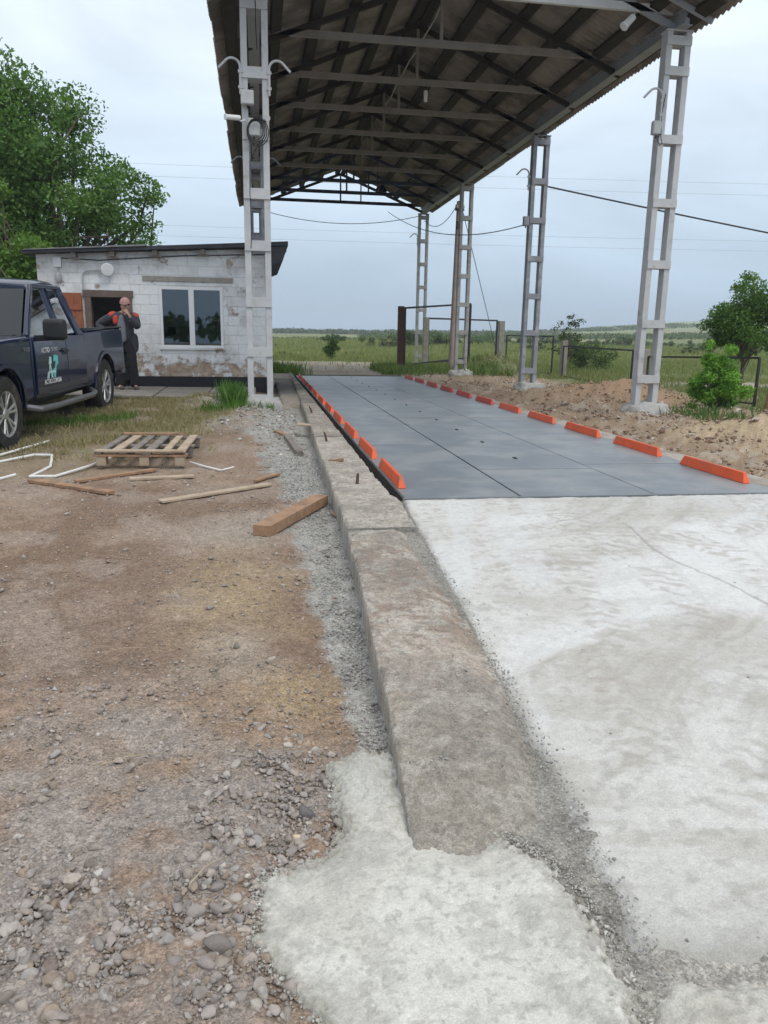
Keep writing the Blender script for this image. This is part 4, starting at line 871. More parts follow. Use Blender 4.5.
# doors: raised skins, seams, handles, mirror
def wxx(z): return 1.0-.035*((z-.85)/.45)**2
def skin(y0, y1, z0, z1, name, s_=1, sl=0):
    zs = np.linspace(z0, z1, 9); v = []; f = []
    for lay, off in ((0, .009), (1, -.02)):
        for z in zs:
            for y in (y0, y1): v.append((s_*(wxx(z)+off), y, z))
    n = len(zs)*2
    for i in range(len(zs)-1): f += [(2*i, 2*i+1, 2*i+3, 2*i+2), (n+2*i, n+2*i+2, n+2*i+3, n+2*i+1), (2*i, 2*i+2, n+2*i+2, n+2*i), (2*i+1, n+2*i+1, n+2*i+3, 2*i+3)]
    f += [(0, n, n+1, 1), (2*len(zs)-2, 2*len(zs)-1, n+2*len(zs)-1, n+2*len(zs)-2)]
    return MB().add(v, f).build(name, MPAINT, tk, .006, True)
drs = []
for s_ in (1, -1):
    d1 = skin(-.985, .10, .53, belt+.035, 'door', s_); skin(.115, .885, .53, belt+.03, 'rear_door', s_); drs.append(d1)
    hd = MB().box(s_*1.015-.012, s_*1.015+.022, -.10, .10, 1.00, 1.03).box(s_*1.0-.01, s_*1.0+.012, -.09, .09, .965, 1.05).build('handle', MTRIM, d1, .008)
    MB().box(s_*(wxx(.6)+.008)-.01, s_*(wxx(.6)+.008)+.012, -.97, .88, .535, .60).build('sill_moulding', MDUST, tk, .006)
    mi = MB()
    mi.box(s_*1.22-.13, s_*1.22+.13, -.96, -.80, 1.17, 1.42); mr_ = mi.build('mirror', MTRIM, tk, .05, True, seg=4)
    MB().bar((s_*.96, -.86, 1.19), (s_*1.16, -.88, 1.20), .05, .07).build('mirror_arm', MTRIM, mr_, .01)
    # wheel arch lips
    for cy in (FA, RA):
        pts = arc(cy, WR, AR+.02, .02, PI-.02, 22); b = MB()
        for (a, c_) in zip(pts[:-1], pts[1:]): b.bar((s_*(wxx(a[1])-.0), *a), (s_*(wxx(c_[1])-.0), *c_), .05, .03, (s_, 0, 0))
        b.build('arch_lip', MPAINT, tk)
    # running board
    b = MB().tube([(s_*.90, -1.15, .40), (s_*1.03, -1.05, .37), (s_*1.06, -.6, .36), (s_*1.06, .9, .36), (s_*1.02, 1.12, .38), (s_*.9, 1.2, .42)], .040, 10); b.build('running_board', MCHROME, tk, smooth=True)
# underbody
MB().box(-.75, .75, -2.6, 2.85, .38, .50).box(-.55, .55, -1.3, 1.2, .30, .40).box(-.93, .93, FA-.42, FA+.42, .86, .90).box(-.93, .93, RA-.42, RA+.42, .86, .90).build('chassis', MTRIM, tk)
MB().tube([(-.85, RA, WR), (.85, RA, WR)], .05).tube([(-.85, FA, WR), (.85, FA, WR)], .045).build('axle', MTRIM, tk)
def wheel(x, y, s_):
    w = MB().lathe([(-.13, .25), (-.135, .30), (-.13, .385), (-.10, WR), (.10, WR), (.13, .385), (.135, .30), (.13, .252), (.10, .25)], (x, y, WR), (s_, 0, 0), 44).build('wheel', MTYRE, tk, smooth=True, origin=(x, y, WR))
    # tread blocks
    b = MB()
    for k in range(40):
        a = 2*PI*k/40; c_, d_ = math.cos(a), math.sin(a)
        for xo in (-.075, 0, .075):
            aa = a+(.08 if xo == 0 else 0); c_, d_ = math.cos(aa), math.sin(aa)
            b.bar((x+xo-.03, y+c_*(WR+.001), WR+d_*(WR+.001)), (x+xo+.03, y+c_*(WR+.001), WR+d_*(WR+.001)), .04, .012, (0, c_, d_))
    b.build('tread', MTYRE, w)
    MB().lathe([(-.05, .245), (.06, .245), (.118, .252), (.128, .262), (.122, .235), (.05, .225), (-.04, .22)], (x, y, WR), (s_, 0, 0), 36).build('rim', MALLOY, w, smooth=True)
    MB().lathe([(0, .22), (.02, .0)], (x, y, WR), (s_, 0, 0), 30).build('brake_disc', MDISC, w)
    b = MB()
    for k in range(6):
        a = 2*PI*k/6+.2
        for da in (-.16, .16):
            c1, d1_ = math.cos(a+da*.5), math.sin(a+da*.5); c2, d2 = math.cos(a+da), math.sin(a+da)
            b.bar((x+s_*.085, y+c1*.05, WR+d1_*.05), (x+s_*.105, y+c2*.235, WR+d2*.235), .028, .036, (s_, 0, 0))
    b.lathe([(.06, .07), (.10, .07), (.112, .055), (.114, .0)], (x, y, WR), (s_, 0, 0), 20)
    b.build('spokes', MALLOY, w, .004)
for s_ in (1, -1):
    for yy in (FA, RA): wheel(s_*.86, yy, s_)
# lettering and emblem on the near door
MDEC = M('white_decal', (.72, .74, .75), rough=.4, var=.04, bumpk=0); MTEAL = M('teal_decal', (.12, .55, .52), rough=.4, var=.04, bumpk=0); MPTEAL = M('pale_teal_decal', (.50, .74, .72), rough=.4, var=.04, bumpk=0)
def text(s, size, y, z, name, mat, parent, x=1.013, shear=0., ext=.0015):
    cu = bpy.data.curves.new(name, 'FONT'); cu.body = s; cu.size = size; cu.extrude = ext; cu.shear = shear; cu.align_x = 'CENTER'; cu.offset = size*.012
    tmp = bpy.data.objects.new('t', cu); COL.objects.link(tmp); dg = bpy.context.evaluated_depsgraph_get()
    me = bpy.data.meshes.new_from_object(tmp.evaluated_get(dg)); bpy.data.objects.remove(tmp); me.name = name
    me.materials.clear(); me.materials.append(mat)
    for v in me.vertices: v.co = Vector((v.co.z, v.co.x, v.co.y))
    return link(name, me, parent, (x, y, z))
d1 = drs[0]
text('ACTIO', .088, -.66, 1.015, 'lettering', MDEC, d1, wxx(1.03)+.0105)
text('СЕРВИС', .060, -.36, 1.025, 'lettering', M('grey_decal', (.30, .31, .32), rough=.4, bumpk=0), d1, wxx(1.03)+.0105)
text('ACTIO.COM.UA', .082, -.47, .635, 'lettering', MDEC, d1, wxx(.65)+.0105)
def decal(poly, mat, name='emblem'):
    b = MB(); vs = [(wxx(z)+.0115, y, z) for y, z in poly]+[(wxx(z)+.0095, y, z) for y, z in poly]; n = len(poly)
    b.add(vs, [tuple(range(n)), tuple(range(2*n-1, n-1, -1))]); return b.build(name, mat, d1)
decal([(-.68, .70), (-.61, .70), (-.55, .84), (-.53, .70), (-.47, .70), (-.50, .96), (-.56, .96)], MPTEAL)
decal([(-.44, .70), (-.38, .70), (-.34, .84), (-.27, .87), (-.26, .96), (-.40, .98), (-.44, .90), (-.36, .90), (-.40, .82), (-.47, .80)], MTEAL)
decal([(-.60, .76), (-.38, .76), (-.37, .79), (-.60, .79)], MPTEAL)
text('F-150', .075, -1.22, 1.045, 'badge', MCHROME, body, wxx(1.06)+.004, .2)
text('ACTIO', .085, .38, 1.62, 'window_sticker', MDEC, tk, hx(1.66)-.012)

# ------------------------------------------------------------------ person
MSKIN = M('skin', (.42, .25, .18), rough=.6, var=.08, scale=20, bumpk=.05)
MJACK = M('dark_grey_workwear', (.045, .047, .058), rough=.85, var=.25, scale=9, bumpk=.4, bscale=25)
MJRED = M('red_work_patch', (.52, .06, .04), rough=.8, var=.15, scale=9, bumpk=.2)
MVEST = M('grey_shirt', (.16, .16, .185), rough=.85, var=.2, scale=9, bumpk=.3)
MTROU = M('black_trousers', (.016, .016, .020), rough=.9, var=.3, scale=9, bumpk=.4, bscale=20)
MSHOE = M('grey_shoe', (.10, .09, .08), rough=.8, var=.3, bumpk=.2)
MCAP = M('faded_red_cap', (.40, .22, .21), rough=.85, var=.2, scale=14, bumpk=.2)
MHAIR = M('grey_hair', (.12, .11, .10), rough=.9, var=.3, scale=30, bumpk=.4)
PX, PY, PZ = -2.62, 16.35, .222
pr = thing('person', 'person in grey and red workwear and cap by the hut door, hand raised to mouth', 'person', (PX, PY, PZ))
def skin_mesh(name, verts, edges, rad, mat, parent=pr, root=0, sub=2):
    me = bpy.data.meshes.new(name); me.from_pydata([(PX+a, PY+b_, PZ+c_) for a, b_, c_ in verts], edges, []); o = bpy.data.objects.new('tmp', me); COL.objects.link(o)
    sk = o.modifiers.new('s', 'SKIN'); o.modifiers.new('d', 'SUBSURF').render_levels = sub; o.modifiers['d'].levels = sub
    sv = me.skin_vertices[0].data if me.skin_vertices else None
    if sv is None:
        bm = bmesh.new(); bm.from_mesh(me); bm.verts.layers.skin.verify(); bm.to_mesh(me); bm.free(); sv = me.skin_vertices[0].data
    for i, r_ in enumerate(rad): sv[i].radius = r_ if isinstance(r_, tuple) else (r_, r_); sv[i].use_root = (i == root)
    bpy.context.view_layer.update(); dg = bpy.context.evaluated_depsgraph_get(); m2 = bpy.data.meshes.new_from_object(o.evaluated_get(dg)); bpy.data.objects.remove(o)
    c = np.array([v.co for v in m2.vertices]); cc = Vector(((c[:, 0].min()+c[:, 0].max())/2, (c[:, 1].min()+c[:, 1].max())/2, c[:, 2].min()))
    for v in m2.vertices: v.co -= cc
    m2.materials.clear(); m2.materials.append(mat); m2.polygons.foreach_set('use_smooth', [True]*len(m2.polygons)); m2.name = name
    return link(name, m2, parent, cc)
# joints (x right in picture, y negative towards camera, z up). picture-left arm akimbo, picture-right hand at mouth
J = dict(pel=(.0, 0, .95), ch=(.0, -.01, 1.28), nk=(.03, -.02, 1.50), hd0=(.045, -.05, 1.53), hd1=(.055, -.085, 1.60), hd2=(.055, -.07, 1.69),
         sl=(-.17, 0, 1.44), el=(-.50, .03, 1.27), wl=(-.29, -.10, 1.09), sr=(.21, -.01, 1.43), er=(.29, -.19, 1.20), wr=(.14, -.25, 1.47),
         hl=(-.10, 0, .90), kl=(-.105, -.03, .50), al=(-.115, .02, .09), tl=(-.14, -.15, .045), hr=(.10, 0, .90), kr=(.125, -.04, .50), ar=(.15, .02, .09), tr=(.20, -.15, .045))
order = list(J); ix = {k: i for i, k in enumerate(order)}
E_ = [('pel', 'ch'), ('ch', 'nk'), ('nk', 'hd0'), ('hd0', 'hd1'), ('hd1', 'hd2'), ('nk', 'sl'), ('sl', 'el'), ('el', 'wl'), ('nk', 'sr'), ('sr', 'er'), ('er', 'wr'), ('pel', 'hl'), ('hl', 'kl'), ('kl', 'al'), ('al', 'tl'), ('pel', 'hr'), ('hr', 'kr'), ('kr', 'ar'), ('ar', 'tr')]
rad = dict(pel=(.13, .10), ch=(.14, .10), nk=.052, hd0=.058, hd1=(.084, .098), hd2=(.078, .095), sl=.058, el=.040, wl=.027, sr=.058, er=.040, wr=.027, hl=.08, kl=.055, al=.038, tl=.03, hr=.08, kr=.055, ar=.038, tr=.03)
verts = [J[k] for k in order]; rads = [rad[k] for k in order]; edges = [(ix[a], ix[b_]) for a, b_ in E_]
def hand(wk, d, side, curl):
    """palm and five separate fingers continuing the arm; d = pointing direction, side = thumb side, curl = bending direction"""
    w = Vector(J[wk]); d = Vector(d).normalized(); s_ = Vector(side); s_ = (s_-d*s_.dot(d)).normalized(); c_ = Vector(curl); c_ = (c_-d*c_.dot(d)).normalized()
    p = w+d*.055; i0 = len(verts); verts.append(tuple(p)); rads.append((.030, .018)); edges.append((ix[wk], i0))
    for q, (off, ln) in enumerate(((.030, .068), (.010, .078), (-.010, .072), (-.029, .056))):
        k0 = w+d*.095+s_*off; a = len(verts)
        verts.extend([tuple(k0), tuple(k0+d*ln*.45+c_*.012), tuple(k0+d*ln*.75+c_*.035), tuple(k0+d*ln*.85+c_*.055)]); rads.extend([.0105, .0095, .0088, .0075])
        edges.extend([(i0, a), (a, a+1), (a+1, a+2), (a+2, a+3)])
    a = len(verts); verts.extend([tuple(w+d*.045+s_*.045+c_*.01), tuple(w+d*.08+s_*.062+c_*.03)]); rads.extend([.013, .010]); edges.extend([(i0, a), (a, a+1)])
hand('wl', (.75, -.1, -.35), (0, -.6, .8), (.2, .8, -.2)); hand('wr', (-.45, .25, .55), (-.7, 0, -.5), (-.5, .9, .2))
skin_mesh('body', verts, edges, rads, MSKIN)
def chain(name, pts, rads_, mat, extra=None, sub=2, root=0, cut=()):
    e = [(i, i+1) for i in range(len(pts)-1) if i not in cut]+(extra or []); return skin_mesh(name, pts, e, rads_, mat, root=root, sub=sub)
# trousers: one piece
chain('trousers', [(0, 0, 1.06), (0, 0, .92), (-.10, 0, .82), (-.105, -.03, .50), (-.115, .02, .26), (-.115, .01, .03), (.10, 0, .82), (.125, -.04, .50), (.145, .0, .26), (.15, .01, .03)],
      [(.17, .125), (.175, .13), (.125, .12), (.105, .10), (.10, .10), (.10, .105), (.125, .12), (.105, .10), (.10, .10), (.105, .105)], MTROU, [(1, 6)], cut=(5,))

# jacket: torso with both sleeves, hem down the picture-right side
chain('jacket', [(.0, .0, .90), (.0, 0, 1.15), (.0, -.005, 1.32), (.03, -.01, 1.45), (-.17, 0, 1.44), (-.36, .015, 1.36), (-.50, .03, 1.27), (-.40, -.04, 1.17), (-.31, -.09, 1.10), (.21, -.01, 1.43), (.26, -.11, 1.32), (.29, -.19, 1.21), (.22, -.22, 1.33), (.165, -.245, 1.43)],
      [(.205, .15), (.20, .145), (.215, .145), (.15, .12), (.11, .105), (.09, .085), (.078, .076), (.072, .070), (.062, .060), (.11, .105), (.092, .085), (.080, .078), (.070, .068), (.056, .054)], MJACK, [(3, 9)], cut=(8,))
chain('coat_tail', [(.13, -.01, 1.12), (.14, -.01, .90), (.14, -.01, .70)], [(.075, .13), (.075, .14), (.065, .13)], MJACK)
chain('collar', [(-.03, -.02, 1.50), (.10, -.03, 1.50)], [(.065, .085), (.065, .085)], MJACK)
chain('shirt', [(-.02, -.10, 1.47), (-.03, -.125, 1.25), (-.04, -.13, .92)], [(.05, .045), (.10, .055), (.11, .06)], MVEST)
for (a, b_, c_, d_) in (((-.11, -.02, 1.485), (-.22, -.015, 1.44), (.07, .08), (.085, .10)), ((.15, -.03, 1.475), (.23, -.05, 1.42), (.06, .08), (.08, .10))):
    chain('shoulder_panel', [a, b_, (b_[0]*1.15, b_[1]-.01, b_[2]-.04)], [c_, d_, (.085, .085)], MJRED)
chain('chest_panel', [(-.135, -.085, 1.46), (-.14, -.105, 1.27)], [(.06, .05), (.058, .045)], MJRED)
for s_, dx in ((-1, -.115), (1, .15)):
    dd = .03 if s_ < 0 else .07
    chain('shoe', [(dx, .05, .05), (dx+dd*.4, -.06, .048), (dx+dd, -.17, .038)], [(.048, .05), (.050, .045), (.043, .034)], MSHOE)
hc = Vector((PX+.055, PY-.07, PZ+1.645))
bm = bmesh.new(); bmesh.ops.create_uvsphere(bm, u_segments=24, v_segments=14, radius=1)
cv = np.array([tuple(v.co) for v in bm.verts]); cf = [[v.index for v in f.verts] for f in bm.faces]; bm.free()
b = MB()
pts_ = [Vector((p[0]*.104, p[1]*.122, max(p[2], -.05)*.120)) for p in cv]; pts_ = [hc+Vector((0, .005, .035))+q for q in pts_]; b.add(pts_, cf)
cap = b.build('cap', MCAP, pr, smooth=True)
brim = [(math.cos(a)*.085, math.sin(a)*.085) for a in np.linspace(PI, 2*PI, 12)]
b = MB(); b.add([hc+Vector((x*1.0, y*1.15-.055, .045-.030*(abs(y)/.085))) for x, y in brim]+[hc+Vector((x*1.0, y*1.15-.055, .037-.030*(abs(y)/.085))) for x, y in brim], [tuple(range(12)), tuple(range(23, 11, -1))]+[(i, i+1, 13+i, 12+i) for i in range(11)]); b.build('brim', MCAP, cap)
b = MB(); b.add([hc+Vector((p[0]*.086, p[1]*.098+.012, p[2]*.105-.015)) for p in cv if True], [f for f in cf if all(cv[i][1] > -.1 and cv[i][2] > -.75 for i in f)]); b.build('hair', MHAIR, pr, smooth=True)
# face details: nose, brows shadowed eyes, mouth, ears
def blob(name, c, r_, mat, par): return MB().add([hc+Vector(c)+Vector((p[0]*r_[0], p[1]*r_[1], p[2]*r_[2])) for p in cv], cf).build(name, mat, par, smooth=True)
blob('nose', (0, -.098, -.035), (.013, .020, .022), MSKIN, pr)
for s_ in (-1, 1):
    blob('eye', (s_*.030, -.082, -.008), (.012, .008, .007), M('eye_white', (.6, .58, .55), bumpk=0, rough=.3), pr); blob('pupil', (s_*.030, -.088, -.008), (.005, .004, .005), MBLACK, pr)
    blob('eyebrow', (s_*.032, -.088, .008), (.018, .006, .005), MHAIR, pr); blob('ear', (s_*.080, .0, -.025), (.010, .020, .032), MSKIN, pr)
blob('mouth', (0, -.088, -.070), (.022, .007, .006), M('lips', (.30, .12, .10), rough=.6, bumpk=0), pr)
blob('badge', (.105, -.095, -.29), (.028, .012, .022), MWHITE, pr)

# ------------------------------------------------------------------ vegetation
MBARK = M('bark', (.12, .095, .075), rough=.95, var=.3, scale=12, bumpk=.8)
def leaf_mat(name, rough=.55):
    m_, t, n, l, b = newmat(name); a = n.new('ShaderNodeAttribute'); a.attribute_name = 'Col'; l.new(a.outputs['Color'], b.inputs['Base Color']); b.inputs['Roughness'].default_value = rough; b.inputs['Specular IOR Level'].default_value = .25
    tr = n.new('ShaderNodeBsdfTranslucent'); vs = n.new('ShaderNodeVectorMath'); vs.operation = 'MULTIPLY'; vs.inputs[1].default_value = (1.3, 1.5, .6); l.new(a.outputs['Color'], vs.inputs[0]); l.new(vs.outputs[0], tr.inputs['Color'])
    mx_ = n.new('ShaderNodeMixShader'); mx_.inputs[0].default_value = .30; l.new(b.outputs[0], mx_.inputs[1]); l.new(tr.outputs[0], mx_.inputs[2]); l.new(mx_.outputs[0], n['Material Output'].inputs['Surface']); return m_
MLEAF = leaf_mat('leaf'); MGRASS = leaf_mat('grass_blade', .7)
def leaves(name, C_, rad_, n, size, c0, c1, parent, aspect=.55, droop=0.):
    """n leaf clusters around clump centres C_ (k,3) with radii rad_; every leaf a folded four-corner blade"""
    k = len(C_); w = rad_**2/np.sum(rad_**2); idx = RNG.choice(k, n, p=w)
    d = RNG.normal(size=(n, 3)); d /= np.linalg.norm(d, axis=1)[:, None]; rr_ = RNG.random(n)**(1/2.2); P = C_[idx]+d*(rad_[idx]*rr_)[:, None]*np.array([1, 1, .8])
    a = RNG.normal(size=(n, 3)); a[:, 2] -= droop; a /= np.linalg.norm(a, axis=1)[:, None]; nrm = RNG.normal(size=(n, 3))+d*.8+np.array([0, 0, .6]); b_ = np.cross(a, nrm); b_ /= np.linalg.norm(b_, axis=1)[:, None]
    s_ = size*RNG.uniform(.6, 1.35, n)[:, None]; fold = np.cross(a, b_)*s_*.12
    v = np.stack([P-a*s_*.5, P+b_*s_*aspect*.5+fold, P+a*s_*.5, P-b_*s_*aspect*.5+fold], 1).reshape(-1, 3); f = np.arange(n*4).reshape(n, 4)
    tone = RNG.random(k)[idx]*.55+RNG.random(n)*.45; col = np.array(c0)*(1-tone[:, None])+np.array(c1)*tone[:, None]
    return np_obj(name, v, f, MLEAF, np.repeat(col, 4, 0), False, parent)
def tree(name, label, cat, base, h, crown, n, size, c0, c1, seed, trunk_r=.14, clumps=60, group=None, cr=(.35, .8), fork=.3, shell=.5):
    """crown = list of ellipsoids (x,y,z,rx,ry,rz) relative to base"""
    rs = np.random.default_rng(seed); t = thing(name, label, cat, base, 0, group); B = np.array(base, float)
    cs = []; rad_ = []
    vol = np.array([c[3]*c[4]*c[5] for c in crown]); vol = vol**.67/np.sum(vol**.67)
    for _ in range(clumps):
        e = crown[rs.choice(len(crown), p=vol)]; d = rs.normal(size=3); d /= np.linalg.norm(d); q = (shell+(1-shell)*rs.random()) if rs.random() < .75 else rs.random()
        cs.append(B+np.array(e[:3])+d*q*np.array(e[3:])*.92); rad_.append(rs.uniform(*cr)*min(e[3:]))
    cs = np.array(cs); rad_ = np.array(rad_)
    mb = MB(); zf = B[2]+h*fork; tr_ = [B+np.array([0, 0, -.1]), B+np.array([.02*h, 0, h*fork*.5]), np.array([B[0]+.01*h, B[1], zf])]
    mb.tube(tr_, [trunk_r*1.3, trunk_r, trunk_r*.8], 9)
    cm = B+np.mean([np.array(c[:3]) for c in crown], 0)
    ord_ = rs.permutation(len(cs))[:min(len(cs), 46)]
    for i in ord_:
        c = cs[i]; st = tr_[1]*(1-(u_ := rs.random()))+tr_[2]*u_ if rs.random() < .4 else tr_[2]
        mid = st*.5+c*.5+rs.normal(size=3)*.06*h+np.array([0, 0, .05*h]); mb.tube([st, st*.7+mid*.3+rs.normal(size=3)*.01*h, mid, c], [trunk_r*.42, trunk_r*.33, trunk_r*.2, trunk_r*.06], 5)
    mb.build('trunk', MBARK, t, smooth=True)
    leaves('crown', cs, rad_, n, size, c0, c1, t); return t
GD, GL = (.042, .095, .025), (.15, .27, .06)
tree('broadleaf_tree', 'large dense green broadleaf tree behind the hut, its crown spreading right over the roof', 'tree', (-6.3, 27.5, .1), 9.5,
     [(-1.2, 0, 6.1, 3.2, 3.2, 3.2), (1.0, -.2, 4.9, 2.7, 2.5, 2.6), (-3.4, 0, 5.0, 2.6, 2.4, 3.0), (-.4, 0, 3.0, 3.6, 3.0, 2.0), (2.2, -.1, 5.6, 1.3, 1.4, 1.2), (2.7, 0, 3.5, 1.3, 1.4, 1.3), (.3, 0, 7.6, 1.2, 1.2, 1.2), (-1.6, 0, 8.6, 1.0, 1.0, 1.3)], 68000, .135, GD, GL, 3, .26, 215, cr=(.18, .40))
tree('poplar_tree', 'taller pale-barked tree rising at the left edge behind the broadleaf tree', 'tree', (-9.3, 29, .1), 12,
     [(0, 0, 6.5, 1.9, 1.8, 4.2), (.4, 0, 9.4, 1.0, 1.0, 2.2), (-.8, 0, 4.5, 2.0, 1.8, 2.8), (1.6, 0, 7.0, 1.3, 1.2, 2.0)], 26000, .13, (.03, .07, .025), (.10, .17, .06), 5, .2, 90, cr=(.22, .45))
tree('young_maple', 'lower bright yellow-green tree between the pickup roof and the hut', 'tree', (-6.5, 22.5, .1), 4.8,
     [(0, 0, 3.0, 1.5, 1.2, 1.5), (1.0, 0, 2.3, .9, 1.0, 1.1), (-1.3, 0, 4.3, 1.3, 1.1, 1.7), (-.3, 0, 4.4, .6, .6, .8)], 15000, .12, (.05, .115, .02), (.17, .29, .05), 6, .1, 50, cr=(.25, .5))
GM = ((.04, .10, .024), (.14, .25, .055))
tree('orchard_tree', 'round-crowned green tree at the right edge behind the bush', 'tree', (13.95, 21.0, -.1), 3.4,
     [(.2, 0, 2.3, 1.45, 1.1, 1.1), (-.65, 0, 1.9, .85, .8, .75), (-.3, 0, 1.4, .9, .8, .6), (.8, 0, 1.8, .95, .9, .75), (.1, 0, 3.0, .75, .7, .55)], 17000, .085, *GM, 8, .055, 75, cr=(.28, .5))
tree('leafy_bush', 'bright green upright bush in front of the fence right of the nearest post', 'bush', (8.9, 14.1, -.08), 1.5,
     [(0, 0, .72, .48, .5, .62), (-.22, 0, .5, .38, .4, .45), (.26, 0, .55, .38, .4, .48), (.02, 0, 1.2, .32, .3, .34), (-.30, 0, 1.1, .16, .16, .34)], 12500, .06, (.075, .19, .025), (.22, .42, .07), 9, .025, 60, cr=(.28, .5), fork=.12)
tree('sapling', 'thin sparse sapling with dark leaves between the second and nearest right posts', 'sapling', (12.0, 29.6, .0), 2.6,
     [(0, 0, 1.5, .8, .6, .9), (.4, 0, 2.2, .6, .5, .35)], 900, .085, (.03, .05, .02), (.07, .10, .04), 10, .03, 26, cr=(.2, .4), fork=.25)
tree('field_shrub', 'grey-green shrub below the sparse sapling', 'shrub', (13.2, 31., .0), 1.3,
     [(0, 0, .7, 1.0, .8, .6), (1.1, 0, .6, .9, .8, .5)], 4500, .085, (.05, .085, .03), (.11, .16, .06), 12, .03, 30, fork=.1)
tree('conifer_sapling', 'narrow dark sapling standing alone in the grass beyond the far end of the scale', 'sapling', (4.1, 44., .05), 1.5,
     [(0, 0, .75, .28, .25, .62), (0, 0, .45, .42, .4, .38), (0, 0, 1.25, .12, .12, .22)], 2600, .085, (.045, .09, .035), (.10, .16, .05), 13, .03, 26, fork=.3)
rs = np.random.default_rng(5)
hz = [(-2.5, 62, 1.0, 2.2), (.5, 75, 1.1, 2.5), (12.5, 78, 2.3, 4.0), (15.5, 80, 2.8, 3.6), (18.5, 84, 2.4, 3.6), (22, 90, 1.8, 3.4), (8.5, 95, 1.6, 3.2), (27, 92, 1.7, 3.8), (33, 96, 1.9, 4.2), (39, 97, 2.0, 4.5), (45, 99, 2.0, 4.3), (51, 102, 2.1, 5), (58, 108, 2.2, 5), (36, 122, 2.6, 6), (48, 128, 2.6, 6), (64, 130, 2.8, 6), (76, 126, 2.4, 6), (24, 66, 1.2, 2.6), (30, 70, 1.2, 3), (43, 72, 1.2, 2.6), (37, 62, 1.0, 2.2), (50, 75, 1.2, 2.8), (1.5, 50, .55, 1.4), (-.5, 46, .6, 1.5), (6.4, 55, .6, 1.6)]
for i, (x, y, h_, w) in enumerate(hz):
    zb = float(H(x, y)); k = i % 3
    tree('scrub_bush', ['dark green rounded scrub bush in the field behind the posts', 'mid green scrub bush in the field behind the posts', 'olive scrub bush in the field behind the posts'][k], 'bush', (x, y, zb-.1), h_*.85,
         [(0, 0, h_*.36, w*.5, w*.4, h_*.36), (w*.3, 0, h_*.32, w*.4, w*.35, h_*.32), (-w*.35, 0, h_*.3, w*.35, w*.3, h_*.28)], 1500, .09+.0017*y, [(.055, .09, .04), (.075, .115, .05), (.10, .12, .06)][k], [(.10, .145, .06), (.125, .175, .075), (.15, .17, .085)][k], 40+i, .04, 20, ['dark scrub bushes in the field', 'mid green scrub bushes in the field', 'olive scrub bushes in the field'][k], fork=.15)
# far tree belts, one mass each
def belt(x0, x1, y0, y1, n, hh, ww, c0, c1, label):
    xs = rs.uniform(x0, x1, n); ys_ = rs.uniform(y0, y1, n); k = 60; P = np.stack([xs, ys_, H(xs, ys_)], 1); P = np.repeat(P, k, 0); hs = np.repeat(rs.uniform(.6, 1.1, n), k)*hh
    d = rs.normal(size=(n*k, 3)); d /= np.linalg.norm(d, axis=1)[:, None]; P = P+d*np.stack([np.full(n*k, ww), np.full(n*k, ww), hs*.5], 1)*rs.random(n*k)[:, None]**.4; P[:, 2] += hs*.5
    a = rs.normal(size=(n*k, 3)); a /= np.linalg.norm(a, axis=1)[:, None]; b_ = np.cross(a, rs.normal(size=(n*k, 3))); b_ /= np.linalg.norm(b_, axis=1)[:, None]; s_ = (hh*.20*rs.uniform(.6, 1.3, n*k))[:, None]
    v = np.stack([P-a*s_, P+b_*s_*.7, P+a*s_, P-b_*s_*.7], 1).reshape(-1, 3); t_ = rs.random(n*k)[:, None]; c = np.array(c0)*(1-t_)+np.array(c1)*t_
    return tag(np_obj('scrub_belt', v, np.arange(n*k*4).reshape(-1, 4), MLEAF, np.repeat(c, 4, 0)), kind='stuff', label=label, cat='scrub')
belt(-60, 130, 330, 380, 260, 2.2, 5, (.07, .09, .065), (.10, .125, .08), 'far dark line of trees along the horizon')
belt(30, 200, 190, 240, 220, 1.7, 4, (.075, .105, .05), (.11, .15, .07), 'hazy green scrub belt across the valley on the right')
belt(70, 260, 400, 470, 180, 2.2, 6, (.08, .105, .06), (.11, .14, .08), 'far scrub belt under the green hill')
belt(-90, 60, -78, -60, 110, 3.6, 4, (.04, .07, .03), (.08, .12, .05), 'unseen tree belt added behind the camera for the hut window to reflect')  # unseen trees behind the camera, added to give the window a reflection
belt(-20, 26, 130, 170, 50, .9, 3, (.08, .11, .05), (.12, .15, .07), 'low scrub in the field beyond the track')

# ------------------------------------------------------------------ grass
def blades(name, x, y, h_, w, c0, c1, label, lean=.35):
    n = len(x); z = H(x, y)-.01; a = RNG.uniform(0, 2*PI, n); la = RNG.uniform(0, 2*PI, n); ln = h_*lean*RNG.random(n); hv = h_*RNG.uniform(.5, 1.2, n)
    dx, dy = np.cos(a)*w*.5, np.sin(a)*w*.5; ox, oy = np.cos(la)*ln, np.sin(la)*ln
    v = np.stack([np.stack([x-dx, y-dy, z], 1), np.stack([x+dx, y+dy, z], 1), np.stack([x+dx*.6+ox*.4, y+dy*.6+oy*.4, z+hv*.6], 1), np.stack([x+ox, y+oy, z+hv], 1)], 1).reshape(-1, 3)
    t_ = (.5*fbm(x, y, .8, 3, 201)+.5*RNG.random(n))[:, None]; c = np.array(c0)*(1-t_)+np.array(c1)*t_
    return tag(np_obj(name, v, np.arange(n*4).reshape(-1, 4), MGRASS, np.repeat(c, 4, 0)), label, 'grass', kind='stuff')
def scatter(n, x0, x1, y0, y1, dens):
    x = RNG.uniform(x0, x1, n); y = RNG.uniform(y0, y1, n); k = RNG.random(n) < dens(x, y); return x[k], y[k]
